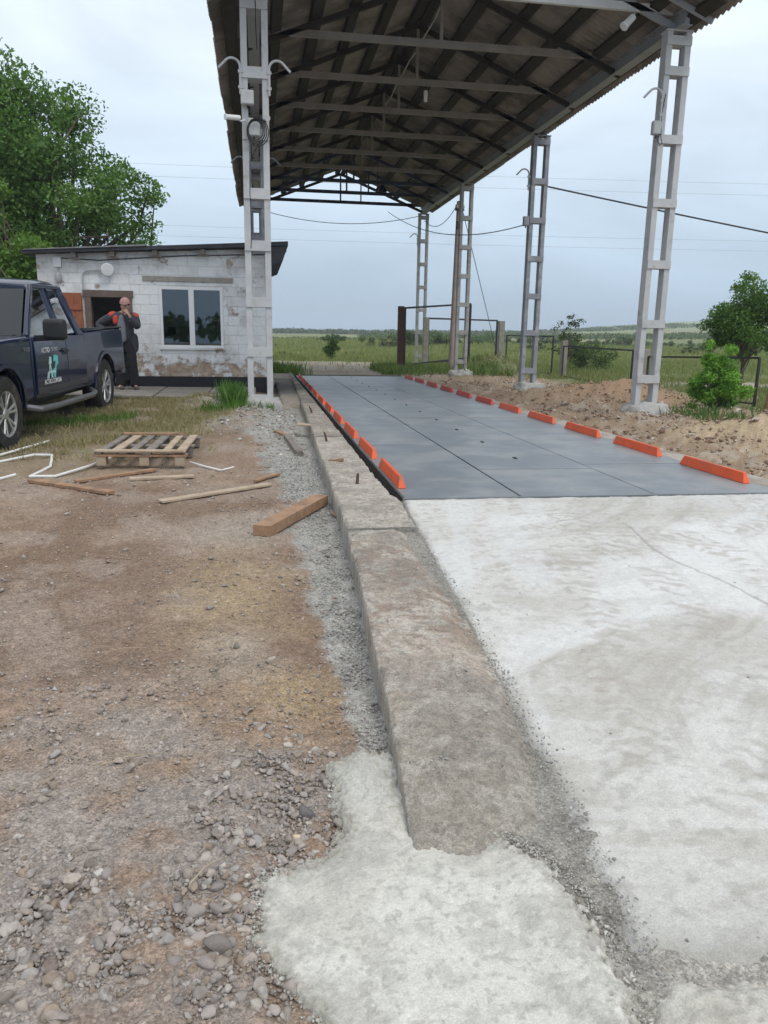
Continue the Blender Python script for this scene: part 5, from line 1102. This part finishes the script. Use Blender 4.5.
x, y = scatter(60000, -7, .1, 8.6, 14.9, lambda x, y: sst(-.3, -1.0, x+(fbm(x, y, 1.3, 4, 51)-.5)*1.4)*sst(8.7, 9.8, y+(fbm(x, y, 6, 3, 52)-.5)*1.8)*sst(.35, .6, fbm(x, y, 1.6, 4, 211)))
blades('grass', x, y, .085, .012, (.22, .19, .10), (.42, .36, .23), 'short straw-green grass around the pickup truck', .8)
x, y = scatter(22000, -3.2, .25, 11.2, 14.9, lambda x, y: .7*sst(.75, .35, np.abs(y-(12.9+.55*(x+.6)))/1.0)*sst(.48, .60, fbm(x, y, 1.5, 4, 213))+.6*np.exp(-((x+.35)/.25)**2-((y-13.2)/.35)**2))
blades('grass', x, y, .13, .010, (.06, .13, .025), (.13, .25, .05), 'fresh green grass between the walk and the rubble', .6)
x = np.clip(RNG.normal(-.42, .10, 560), -.75, 0); y = RNG.normal(13.35, .14, 560); blades('grass', x, y, .36, .010, (.06, .14, .03), (.15, .27, .07), 'tall tuft of fresh grass at the foot of the nearest left post', .5)
x, y = scatter(9000, 5.6, 9.8, 9, 14, lambda x, y: .9*np.exp(-((x-7.65)/.3)**2-((y-12.2)/1.0)**2)+.25*sst(.55, .65, fbm(x, y, 1.3, 3, 215))*sst(8, 9, x)); blades('grass', x, y, .20, .014, (.05, .11, .03), (.12, .20, .06), 'weeds growing on the earth bank by the nearest right post', .6)
# field grass: density falls off with distance, blades get coarser
def fieldfade(x, y):
    yt = 33.5+.35*(3.5-x)+.03*(x-3.5)**2*(x < 3.5); tr = sst(8.0, 5.5, np.abs(y-yt))*sst(7.5, 5.5, x); t2 = sst(1.6, .9, np.abs(y-(22.5+.08*(x-13))))*sst(11, 13, x)
    return (1-.97*tr)*(1-.95*t2)*(.35+.65*sst(.3, .6, fbm(x, y, .25, 3, 217)))
for (n, y0, y1, hh, ww, x1f) in ((80000, 27, 48, .30, .035, 1.0), (70000, 48, 85, .42, .075, 1.0), (60000, 85, 150, .55, .15, 1.0)):
    def dd(x, y): return ((x > -.55*y) & (x < .95*y) & ((x > 8.8) | (y > 28)) & ((x > .5) | (x < -4.8) | (y > 21.5)))*fieldfade(x, y)*sst(26, 30, y+(x > 8)*6)
    x, y = scatter(n, -.3*y1, .9*y1, y0, y1, dd); blades('grass', x, y, hh, ww, (.12, .165, .06), (.28, .29, .14), 'tall rough grass of the open field', .7)
x, y = scatter(40000, 9.0, 24, 9.5, 27, lambda x, y: sst(9.3, 10.8, x+(fbm(x, y, 1, 3, 51)-.5)*1.8)*fieldfade(x, y)); blades('grass', x, y, .17, .02, (.12, .16, .06), (.31, .30, .16), 'rough grass beyond the wire fence on the right', .7)
x, y = scatter(14000, 4.4, 9, 26.8, 31.5, lambda x, y: .9*np.exp(-((x-5.8)/1.0)**2-((y-29.5)/1.0)**2)+.5*sst(.5, .62, fbm(x, y, .9, 3, 219))); blades('grass', x, y, .34, .028, (.10, .16, .05), (.22, .28, .11), 'green tufts at the foot of the rusty gate post', .5)
x, y = scatter(14000, -2, 2.6, 25.8, 36, lambda x, y: sst(2.0, .6, x+(fbm(x, y, .6, 3, 221)-.5)*2.2)*sst(33, 28, y+x)); blades('grass', x, y, .34, .025, (.06, .125, .03), (.17, .23, .07), 'grass verge beside the hut at the far end', .5)

# ------------------------------------------------------------------ fence and gate beyond the scale
MRUST = M('rusty_steel', (.085, .045, .035), rough=.8, var=.35, scale=8, bumpk=.3, coords='World')
MANG = M('dark_angle_iron', (.035, .033, .035), rough=.7, var=.3, scale=8, bumpk=.2, coords='World')
MPOLE = M('pinkish_concrete_pole', (.33, .26, .235), rough=.9, var=.18, scale=3, bumpk=.4, coords='World')
MPOSTC = M('weathered_fence_concrete', (.27, .25, .22), rough=.95, var=.25, scale=5, bumpk=.5, coords='World')
def frame_panel(p0, p1, z0, z1, label, r_=.022, mat=None, mid=None, diag=False, name='field_fence', cat='fence'):
    mat = mat or MANG; p0 = Vector((*p0, 0)); p1 = Vector((*p1, 0)); za = float(H(p0.x, p0.y)); zb = float(H(p1.x, p1.y)); up = Vector((0, 0, 1))
    t = thing(name, label, cat, (p0.x, p0.y, za)); d = (p1-p0).normalized()
    MB().bar(p0+up*(za+z0), p0+up*(za+z1), r_*2, r_*2, d).build('upright', mat, t); MB().bar(p1+up*(zb+z0), p1+up*(zb+z1), r_*2, r_*2, d).build('upright', mat, t)
    MB().bar(p0+up*(za+z1), p1+up*(zb+z1+.01), r_*2, r_*2).build('top_rail', mat, t)
    if mid is not None: MB().bar(p0+up*(za+mid), p1+up*(zb+mid), r_*1.6, r_*1.6).build('bottom_rail', mat, t)
    return t
def post(x, y, h_, w, label, mat, lean=(0, 0), name='fence_post', round_=False):
    z = float(H(x, y)); b = MB()
    if round_: b.tube([(x, y, z-.2), (x+lean[0]*.5, y, z+h_*.5), (x+lean[0], y+lean[1], z+h_)], [w*.55, w*.5, w*.45], 9)
    else: b.bar((x, y, z-.2), (x+lean[0], y+lean[1], z+h_), w, w, (0, 1, 0))
    return tag(b.build(name, mat, None, .012), label, 'post')
post(5.35, 29.5, 2.42, .22, 'thick rusty brown steel gate post at the far right corner of the scale', MRUST, name='gate_post')
frame_panel((5.5, 29.5), (8.45, 31.0), .0, 2.36, 'tall dark rectangular gate frame just right of the rusty post', .035, name='swing_gate', cat='gate', mid=.25)
frame_panel((7.3, 33.6), (11.2, 36.2), .0, 2.1, 'second tall dark gate frame ending at a weathered concrete post', .035, name='swing_gate', cat='gate', mid=.25)
post(11.45, 36.3, 2.1, .26, 'weathered concrete post beside the second gate frame', MPOSTC); post(7.05, 32.9, 2.1, .22, 'weathered concrete post standing between the two gate frames', MPOSTC)
frame_panel((11.0, 34.0), (10.7, 27.6), .0, 1.45, 'dark fence frame running from the gate behind the second right post', .025, mid=.1)
post(10.9, 27.0, 1.30, .20, 'weathered concrete fence post between the two middle fence frames', MPOSTC)
frame_panel((10.72, 26.6), (10.35, 20.6), .0, 1.12, 'long dark fence frame left of the nearest right post', .022, mid=.08)
post(10.45, 20.1, 1.12, .20, 'weathered fence post half hidden by the nearest right lattice post', MPOSTC)
frame_panel((10.3, 19.6), (10.1, 14.6), .0, .98, 'nearest dark fence frame behind the leafy bush', .022, mid=.06)
post(10.15, 14.25, .90, .13, 'leaning brown wooden fence post at the right edge', MWOODB, (.10, .05), round_=True)
frame_panel((10.1, 13.9), (9.6, 9.8), .0, .92, 'fence frame running out of the picture at the right edge', .022, mid=.06)
# power pole behind the third right post
pp = thing('power_pole', 'pinkish concrete power pole with insulators just left of the third right post', 'pole', (6.98, 29.3, 0))
MB().tube([(7.30, 29.3, -.2), (7.40, 29.3, 6.2)], [.11, .09], 12).build('shaft', MPOLE, pp, smooth=True)
MB().box(7.22, 7.56, 29.16, 29.20, 5.85, 5.93).box(7.27, 7.37, 29.09, 29.16, 5.2, 5.48).build('crossarm', MANG, pp)
for xx in (7.27, 7.52): MB().lathe([(0, .03), (.04, .055), (.10, .05), (.14, .03), (.15, 0)], (xx, 29.16, 5.93), (0, 0, 1), 12).build('insulator', MGREYP, pp, smooth=True)

# ------------------------------------------------------------------ timber and debris
pl = thing('wooden_pallet', 'weathered wooden pallet lying on the dirt in front of the pickup', 'pallet', (-1.22, 8.85, 0))
RT = Matrix.Translation((-1.20, 8.22, .03)) @ Matrix.Diagonal((.80, 1.12, 1.08, 1)) @ Matrix.Rotation(R(-3), 4, 'Z')
for yy in (0.0, .60, 1.20):
    for xx in (-.52, .02, .47): MB().box(xx-.06, xx+.06, yy-.05, yy+.06, .0, .085, RT).build('block', MWOODP if yy < .1 else MWOOD, pl, .004)
for k, yy in enumerate((0.0, .60, 1.20)): MB().box(-.62, .56, yy-.055, yy+.06, .086, .108, RT).build('stringer', MWOODB if k == 0 else MWOOD, pl, .003)
for k, xx in enumerate((-.56, -.37, -.16, .06, .27, .47)):
    MB().box(xx-.045-.02*(k % 2), xx+.05, -.06+.02*(k % 3), 1.26-.03*(k % 2), .110, .130, RT @ Matrix.Rotation(random.uniform(-.02, .02), 4, 'Z')).build('slat', [MWOOD, MWOODP, MWOOD, MWOOD, MWOODP, MWOODP][k], pl, .003)
MB().box(-.60, .55, -.065, .02, .131, .150, RT).build('slat', MWOODP, pl, .003); MB().box(-.58, .30, 1.17, 1.25, .132, .152, RT).build('slat', MWOODB, pl, .003)
def plank(a, b_, w, h_, mat, label, z0=.0, name='plank', za=0, zb=0, rollz=0):
    za_ = float(H(*a))+z0+za+h_/2; zb_ = float(H(*b_))+z0+zb+h_/2
    d = Vector((b_[0]-a[0], b_[1]-a[1], zb_-za_)); L_ = d.length; d.normalize(); s_ = d.cross(Vector((0, 0, 1))).normalized(); s_ = Matrix.Rotation(rollz, 3, d) @ s_; u = s_.cross(d); A = Vector((*a, za_))
    n = 8; v = []; f = []
    for i in range(n+1):
        t_ = i/n; p = A+d*L_*t_; ww = w*(1+.025*random.uniform(-1, 1)); hh = h_*(1+.03*random.uniform(-1, 1)); sk = random.uniform(-.0015, .0015)
        for q, r_ in ((-1, -1), (1, -1), (1, 1), (-1, 1)): v.append(p+s_*(q*ww/2+sk)+u*r_*hh/2)
    for i in range(n):
        for k in range(4): f.append((i*4+k, i*4+(k+1) % 4, i*4+4+(k+1) % 4, i*4+4+k))
    f += [(0, 3, 2, 1), tuple(n*4+k for k in range(4))]
    return tag(MB().add(v, f).build(name, mat, None, .002, seg=1), label, name.replace('_', ' '))
plank((.0, 5.32), (.50, 6.38), .13, .078, MWOODB, 'thick brown squared timber resting against the kerb', .0, 'timber_beam', 0, .02)
plank((-2.10, 7.46), (-1.28, 6.83), .09, .028, MWOODB, 'dark brown plank lying leftmost below the white conduit', .01)
plank((-1.70, 7.42), (-1.06, 8.02), .075, .025, MWOODB, 'brown stick slanting in front of the left foot of the pallet', .01)
plank((-1.23, 7.48), (-.64, 7.55), .09, .022, MWOODP, 'pale plank lying level just in front of the pallet', .01)
plank((-.83, 6.50), (.08, 7.10), .09, .02, MWOODP, 'long pale splintered plank pointing right towards the grey gravel', .01)
plank((.36, 10.5), (.46, 9.1), .08, .06, MWOOD, 'short dark timber piece beside the kerb', .0)
plank((.22, 10.9), (.40, 10.5), .06, .04, MWOODB, 'stub of dark wood end-on to the short timber beside the kerb', .0)
plank((-.05, 7.25), (.18, 7.62), .045, .02, MWOODB, 'small brown wood splinter by the tip of the long pale plank', .015)
plank((-2.6, 9.0), (-2.35, 9.1), .06, .02, MWOOD, 'small grey wood chip by the front wheel of the pickup', .01)
plank((.52, 10.85), (.80, 10.75), .16, .02, MWOODP, 'short flat pale board on top of the kerb', .155)
plank((.55, 5.98), (.60, 5.78), .02, .015, MWOODB, 'thin stick under the end of the brown timber', .02)
def stake(x, y, h_, lean, label):
    z = .135 if y < 9 else .15
    return tag(MB().tube([(x, y, z-.03), (x+lean*.5, y, z+h_*.6), (x+lean, y+.02, z+h_)], [.016, .013, .010], 6).build('rebar_stub', MRUST, None, smooth=True), label, 'rebar', 'rusty stubs on the kerb')
stake(.82, 6.48, .09, .01, 'rusty stub on the kerb nearest the camera'); stake(.79, 9.15, .10, -.03, 'rusty stub on the kerb, third from the near end'); stake(.84, 12.4, .10, -.05, 'rusty stub on the kerb farthest from the camera')
plank((.69, 7.72), (.83, 7.66), .04, .03, MWOODB, 'small broken root-like piece of wood on the kerb between two rusty stubs', .15, 'wood_chip', 0, .02)
plank((.64, 9.9), (.84, 9.95), .03, .015, MWOOD, 'thin dark stick lying across the kerb', .16, 'wood_chip')
MCOND = M('white_conduit', (.68, .68, .66), rough=.5, var=.08, bumpk=0)
def conduit(pts, label, r_=.014):
    P = [Vector((x, y, float(H(x, y))+r_+dz)) for x, y, dz in pts]; Q = []
    for i in range(len(P)-1):
        for t_ in np.linspace(0, 1, 5)[:-1]: Q.append(P[i].lerp(P[i+1], t_)+Vector((random.uniform(-.003, .003), random.uniform(-.003, .003), 0)))
    Q.append(P[-1]); return tag(MB().tube(Q, r_, 7).build('conduit', MCOND, None, smooth=True), label, 'conduit', 'white conduits on the dirt')
conduit([(-3.3, 8.6, .0), (-2.83, 8.98, .01), (-2.55, 9.9, .02)], 'straight white conduit at the left edge beside the front wheel')
conduit([(-3.1, 8.2, 0), (-2.73, 8.62, 0), (-2.44, 8.85, .03), (-2.26, 8.86, .02), (-2.14, 8.3, .0), (-2.18, 7.72, 0), (-1.95, 7.7, .0), (-1.75, 8.3, .01), (-1.6, 8.62, .04)], 'white conduit bent into a loop between the wheel and the pallet')
conduit([(-2.9, 7.3, 0), (-2.42, 7.62, .0), (-2.34, 7.8, .0)], 'short white conduit end poking in at the left edge')
conduit([(-.74, 8.38, .03), (-.6, 8.2, .01), (-.4, 7.95, .0), (-.28, 8.15, .0)], 'thin white conduit curling out right of the pallet', .010)
for (x, y, a, l_) in ((-.55, 2.35, .3, .22), (-1.05, 2.5, 2.6, .3), (-.20, 1.75, .9, .12), (.08, 5.9, 1.9, .16), (-.28, 2.62, 1.9, .15), (-.7, 3.3, .2, .18)):
    tag(MB().tube([(x, y, float(H(x, y))+.018), (x+math.cos(a)*l_*.5, y+math.sin(a)*l_*.5, float(H(x, y))+.03), (x+math.cos(a)*l_, y+math.sin(a)*l_, float(H(x, y))+.018)], [.0012, .0016, .0008], 5).build('straw', M('dry_straw', (.42, .34, .22), bumpk=0), None), 'thin dry straw lying on the dirt', 'straw', 'dry straws on the dirt')

# ------------------------------------------------------------------ stones
MST = M('stone', (.3, .3, .3), rough=.92, var=.25, scale=25, bumpk=.5, bscale=70, attr=True, coords='World', spec=.2)
def ico(sub):
    b = bmesh.new(); bmesh.ops.create_icosphere(b, subdivisions=sub, radius=1); v = np.array([tuple(q.co) for q in b.verts]); f = np.array([[q.index for q in t.verts] for t in b.faces]); b.free(); return v, f
ICO = {s: ico(s) for s in (1, 2, 3)}
def stone_verts(n, sub, size, flat=(.45, .85), ang=.30):
    v, f = ICO[sub]; k = len(v); P = np.repeat(v[None], n, 0)
    # facet: clip by random planes to make angular stones
    for _ in range(12):
        d = RNG.normal(size=(n, 3)); d /= np.linalg.norm(d, axis=1)[:, None]; lim = RNG.uniform(.34, .72, n); dot = np.einsum('nkc,nc->nk', P, d); ex = np.maximum(dot-lim[:, None], 0); P = P-ex[..., None]*d[:, None, :]
    P = P+RNG.normal(size=P.shape)*.03
    sc_ = np.stack([RNG.uniform(.8, 1.25, n), RNG.uniform(.6, 1.0, n), RNG.uniform(*flat, n)], 1)*size[:, None]; P = P*sc_[:, None, :]
    a = RNG.uniform(0, 2*PI, n); c_, s_ = np.cos(a)[:, None], np.sin(a)[:, None]; x = P[..., 0]*c_-P[..., 1]*s_; y = P[..., 0]*s_+P[..., 1]*c_; tl = RNG.uniform(-.35, .35, n)[:, None]
    P = np.stack([x, y, P[..., 2]+x*tl], -1); return P, f
PAL = np.array([(.34, .30, .275), (.29, .25, .22), (.36, .31, .27), (.26, .235, .22), (.41, .37, .335), (.30, .24, .19), (.37, .345, .325), (.31, .275, .255)])
def stones(name, x, y, size, sub, label, pal=PAL, sink=.25, zf=H, **kw):
    n = len(x); P, f = stone_verts(n, sub, size, **kw); P[..., 0] += x[:, None]; P[..., 1] += y[:, None]; P[..., 2] += (zf(x, y)+size*(.45-sink))[:, None]
    k = P.shape[1]; F_ = (f[None]+np.arange(n)[:, None, None]*k).reshape(-1, 3); c = pal[RNG.integers(0, len(pal), n)]*RNG.uniform(.8, 1.15, n)[:, None]
    o = np_obj(name, P.reshape(-1, 3), F_, MST, np.repeat(c, k, 0)); return tag(o, label, 'stones' if n > 1 else 'stone', kind='stuff' if n > 1 else None)
def offpatch(x, y): return sst(.02, -.03, poly_sd(x, y, PATCH))*(x < kerb_x(y)-.02)
def rubble(x, y): return np.clip(sst(3.0, 2.0, y+(fbm(x, y, 2, 3, 231)-.5)*1.2)*sst(.42, .56, .6*fbm(x, y, 3, 3, 233)+.4*fbm(x, y, 1.1, 2, 235)+.10*sst(2.1, 1.6, y)), 0, 1)*offpatch(x, y)
x, y = scatter(36000, -1.6, .5, 1.2, 3.2, lambda x, y: (.12+.88*rubble(x, y))*offpatch(x, y)); n = len(x); stones('gravel', x, y, np.clip(.0065*RNG.lognormal(0, .4, n), .003, .014), 1, 'small gravel scattered in the dirt at the lower left')
x, y = scatter(5200, -1.6, .35, 1.25, 3.0, rubble); n = len(x); stones('gravel', x, y, np.clip(.0145*RNG.lognormal(0, .40, n), .008, .028), 2, 'pebbles of the rubble heap at the lower left', sink=.30)
x, y = scatter(22000, -3.2, .55, 1.9, 6.5, lambda x, y: (.2+.8*sst(.45, .65, fbm(x, y, 2.5, 3, 238)))*(x < kerb_x(y)-.03)*(x > -.75*y)); n = len(x); stones('gravel', x, y, np.clip(.0042*RNG.lognormal(0, .5, n)*(.7+.1*y), .002, .013), 1, 'fine grit and crumbs of earth on the dirt yard', np.vstack([PAL, [(.33, .25, .19), (.30, .22, .17), (.24, .17, .13), (.48, .44, .39), (.42, .37, .32)]]), sink=.30)
x, y = scatter(9000, -5, .55, 2.6, 9.5, lambda x, y: (.25+.75*sst(.5, .65, fbm(x, y, 1.5, 3, 237)))*(x < kerb_x(y)-.03)*.9); n = len(x); stones('gravel', x, y, np.clip(.008*RNG.lognormal(0, .55, n), .004, .03), 1, 'loose bits of gravel over the dirt yard')
def kerbband(x, y):
    dk = kerb_x(y)-x; wk_ = np.interp(y, [1.5, 2.4, 4, 6, 8, 11, 14, 18], [.10, .12, .26, .36, .55, .85, .9, .5]); return sst(1.15, .5, dk/wk_)*(dk > .005)*sst(2.1, 2.4, y)
PALG = np.array([(.40, .395, .37), (.34, .335, .32), (.28, .275, .26), (.44, .43, .40)])
x, y = scatter(42000, -.5, .7, 2.25, 9, kerbband); n = len(x); stones('gravel', x, y, np.clip(.0060*RNG.lognormal(0, .35, n)*(1+.12*(y-2)), .003, .018), 1, 'fine grey crushed stone along the foot of the kerb', PALG)
x, y = scatter(5200, -1.7, .6, 9, 15, lambda x, y: kerbband(x, y)*.6+.8*np.exp(-((x+.2)/.8)**2-((y-12.4)/1.2)**2)+.9*np.exp(-((x+.95)/.4)**2-((y-13.1)/.35)**2)); n = len(x); stones('gravel', x, y, np.clip(.018*RNG.lognormal(0, .5, n), .009, .06), 1, 'broken stone around the foot of the nearest left post', np.vstack([PALG, PAL[:3], [(.5, .47, .42)]]))
x, y = scatter(17000, 4.75, 9.6, 5.5, 28, lambda x, y: sst(.40, .62, fbm(x, y, 1.3, 3, 239))*sst(28, 10, y)*.9+.2); n = len(x); stones('gravel', x, y, np.clip(.019*RNG.lognormal(0, .65, n), .008, .085), 1, 'stones and clods on the earth bank right of the scale', np.array([(.45, .40, .34), (.22, .15, .11), (.30, .21, .15), (.34, .26, .18), (.27, .19, .13), (.37, .29, .21), (.25, .19, .15)]))
x, y = scatter(2600, 5.6, 8.4, 11.6, 14.6, lambda x, y: np.exp(-((x-7)/.6)**2-((y-13.2)/.6)**2)); n = len(x); stones('gravel', x, y, np.clip(.035*RNG.lognormal(0, .4, n), .015, .09), 1, 'broken lumps heaped round the foot of the nearest right post', np.array([(.42, .38, .33), (.33, .26, .21), (.25, .17, .13)]))
x, y = scatter(2600, 4.4, 12, 26, 36, lambda x, y: np.exp(-((x-9.4)/1.1)**2-((y-30.5)/1.4)**2)+.12); n = len(x); stones('gravel', x, y, np.clip(.05*RNG.lognormal(0, .4, n), .02, .14), 1, 'clods of the brown spoil heap by the gate', np.array([(.28, .19, .12), (.22, .15, .10), (.33, .24, .16)]))
# crumbs on kerb, ramp edge, mortar
def kz(x, y): return np.where(y > 4.95, .152, .125*(sst(1.9, 3.1, y)*.5+.5))
x, y = scatter(3800, .4, 1.1, 2.1, 9, lambda x, y: (x > kerb_x(y)+.02)*(x < rightx(y)-.02)*sst(.42, .6, fbm(x, y, 4, 3, 241))*sst(9, 3, y)); n = len(x); stones('gravel', x, y, np.clip(.0045*RNG.lognormal(0, .45, n), .0025, .014), 1, 'fine grit lying on the old kerb', PALG, zf=kz)
x, y = scatter(16000, .7, 1.2, 1.3, 6, lambda x, y: np.exp(-((x-rightx(y)-.0)/.035)**2)); n = len(x); stones('gravel', x, y, np.clip(.0048*RNG.lognormal(0, .4, n), .003, .013), 1, 'crumbled concrete along the seam between kerb and ramp', PALG, zf=lambda x, y: .03+.07*sst(1.3, 3.5, y))
x, y = scatter(2600, .6, 4.5, 1.25, 6, lambda x, y: .06+.9*sst(1.5, 1.3, y)*(x > .75)); n = len(x); stones('gravel', x, y, np.clip(.005*RNG.lognormal(0, .45, n), .0025, .014), 1, 'crumbs scattered on the pale concrete ramp', PALG, zf=lambda x, y: ramp_z(x, y))
x, y = scatter(60000, -.2, .95, .95, 2.5, lambda x, y: np.exp(-((poly_sd(x, y, PATCH)+.012)/.022)**2)*.75); n = len(x); stones('gravel', x, y, np.clip(.0042*RNG.lognormal(0, .45, n), .002, .012), 1, 'pale crumbs along the ragged edge of the mortar patch', np.array([(.50, .49, .45), (.44, .43, .39), (.38, .36, .33), (.30, .27, .24)]), zf=lambda x, y: H(x, y)+.004)
# larger stones, each its own object
def big(x, y, s_, label, col=None, group=None, sub=3, flat=(.4, .6)):
    o = stones('stone', np.array([x]), np.array([y]), np.array([s_]), sub, label, np.array([col]) if col is not None else PAL, sink=.22, flat=flat)
    if group: o['group'] = group
    return o
big(-.756, 1.93, .048, 'long flat grey stone in the rubble at the left, lying aslant', (.31, .28, .26), flat=(.3, .35)); big(-.82, 1.84, .038, 'broad grey stone at the left edge below the long flat one', (.30, .27, .245))
big(-.50, 1.83, .036, 'pale angular stone left of the palest one in the rubble', (.38, .33, .29)); big(-.43, 1.85, .032, 'palest flat stone in the rubble, right beside another pale one', (.52, .49, .45))
big(-.995, 2.62, .034, 'rounded light stone alone on the brown dirt', (.38, .33, .28)); big(.115, 2.06, .040, 'dark blue-grey stone beside the mortar patch', (.17, .155, .155))
big(-.48, 2.40, .028, 'small light stone, left of a pair on the brown dirt', (.40, .34, .30)); big(-.44, 2.35, .033, 'small light stone, right of a pair on the brown dirt', (.42, .37, .33))
big(-.49, 1.56, .034, 'dark rounded clod low in the rubble', (.21, .17, .145), flat=(.45, .5)); big(-.12, 1.55, .036, 'dark crumbly lump touching the mortar patch', (.19, .17, .155), flat=(.6, .7)); big(.08, 1.95, .022, 'small yellowish stone near the mortar patch', (.48, .40, .29))
big(.20, 1.49, .013, 'small grey pebble sitting on the mortar patch', (.26, .26, .25)); big(1.05, 1.40, .012, 'small pale pebble at the near end of the ramp', (.5, .49, .46))
big(8.05, 10.25, .11, 'large pale rock on the sand pile at the right', (.44, .40, .34)); big(7.45, 9.65, .13, 'largest pale rock low on the sand pile at the right', (.47, .44, .39)); big(6.9, 9.9, .09, 'pale rock left of the largest on the sand pile', (.42, .38, .33))
x, y = scatter(900, -1.3, .3, 1.25, 2.5, rubble); x, y = x[:230], y[:230]
for a, b_ in zip(x, y): big(float(a), float(b_), float(RNG.uniform(.014, .030)), 'loose grey-brown stone in the rubble at the lower left', None, 'loose stones in the rubble at the lower left', 2, (.45, .8))
MSPLAT = None
x, y = scatter(200, -4.5, .3, 3, 8, lambda x, y: (x < kerb_x(y)-.1)*1.); x, y = x[:40], y[:40]
for a, b_ in zip(x, y): big(float(a), float(b_), float(RNG.uniform(.018, .034)), 'loose stone lying on the open brown dirt of the yard', None, 'loose stones on the dirt yard', 2, (.4, .7))

# ------------------------------------------------------------------ air
mh = bpy.data.materials.new('haze'); mh.use_nodes = True; n = mh.node_tree.nodes; l = mh.node_tree.links; n.remove(n['Principled BSDF'])
pv = n.new('ShaderNodeVolumePrincipled'); pv.inputs['Color'].default_value = (.80, .88, .97, 1); pv.inputs['Density'].default_value = .0007; pv.inputs['Anisotropy'].default_value = .2
l.new(pv.outputs[0], n['Material Output'].inputs['Volume'])
hb = MB().box(-1640, 1640, -80, 1680, -24, 60).build('haze', mh); hb['kind'] = 'stuff'; hb['label'] = 'thin pale haze over the fields'
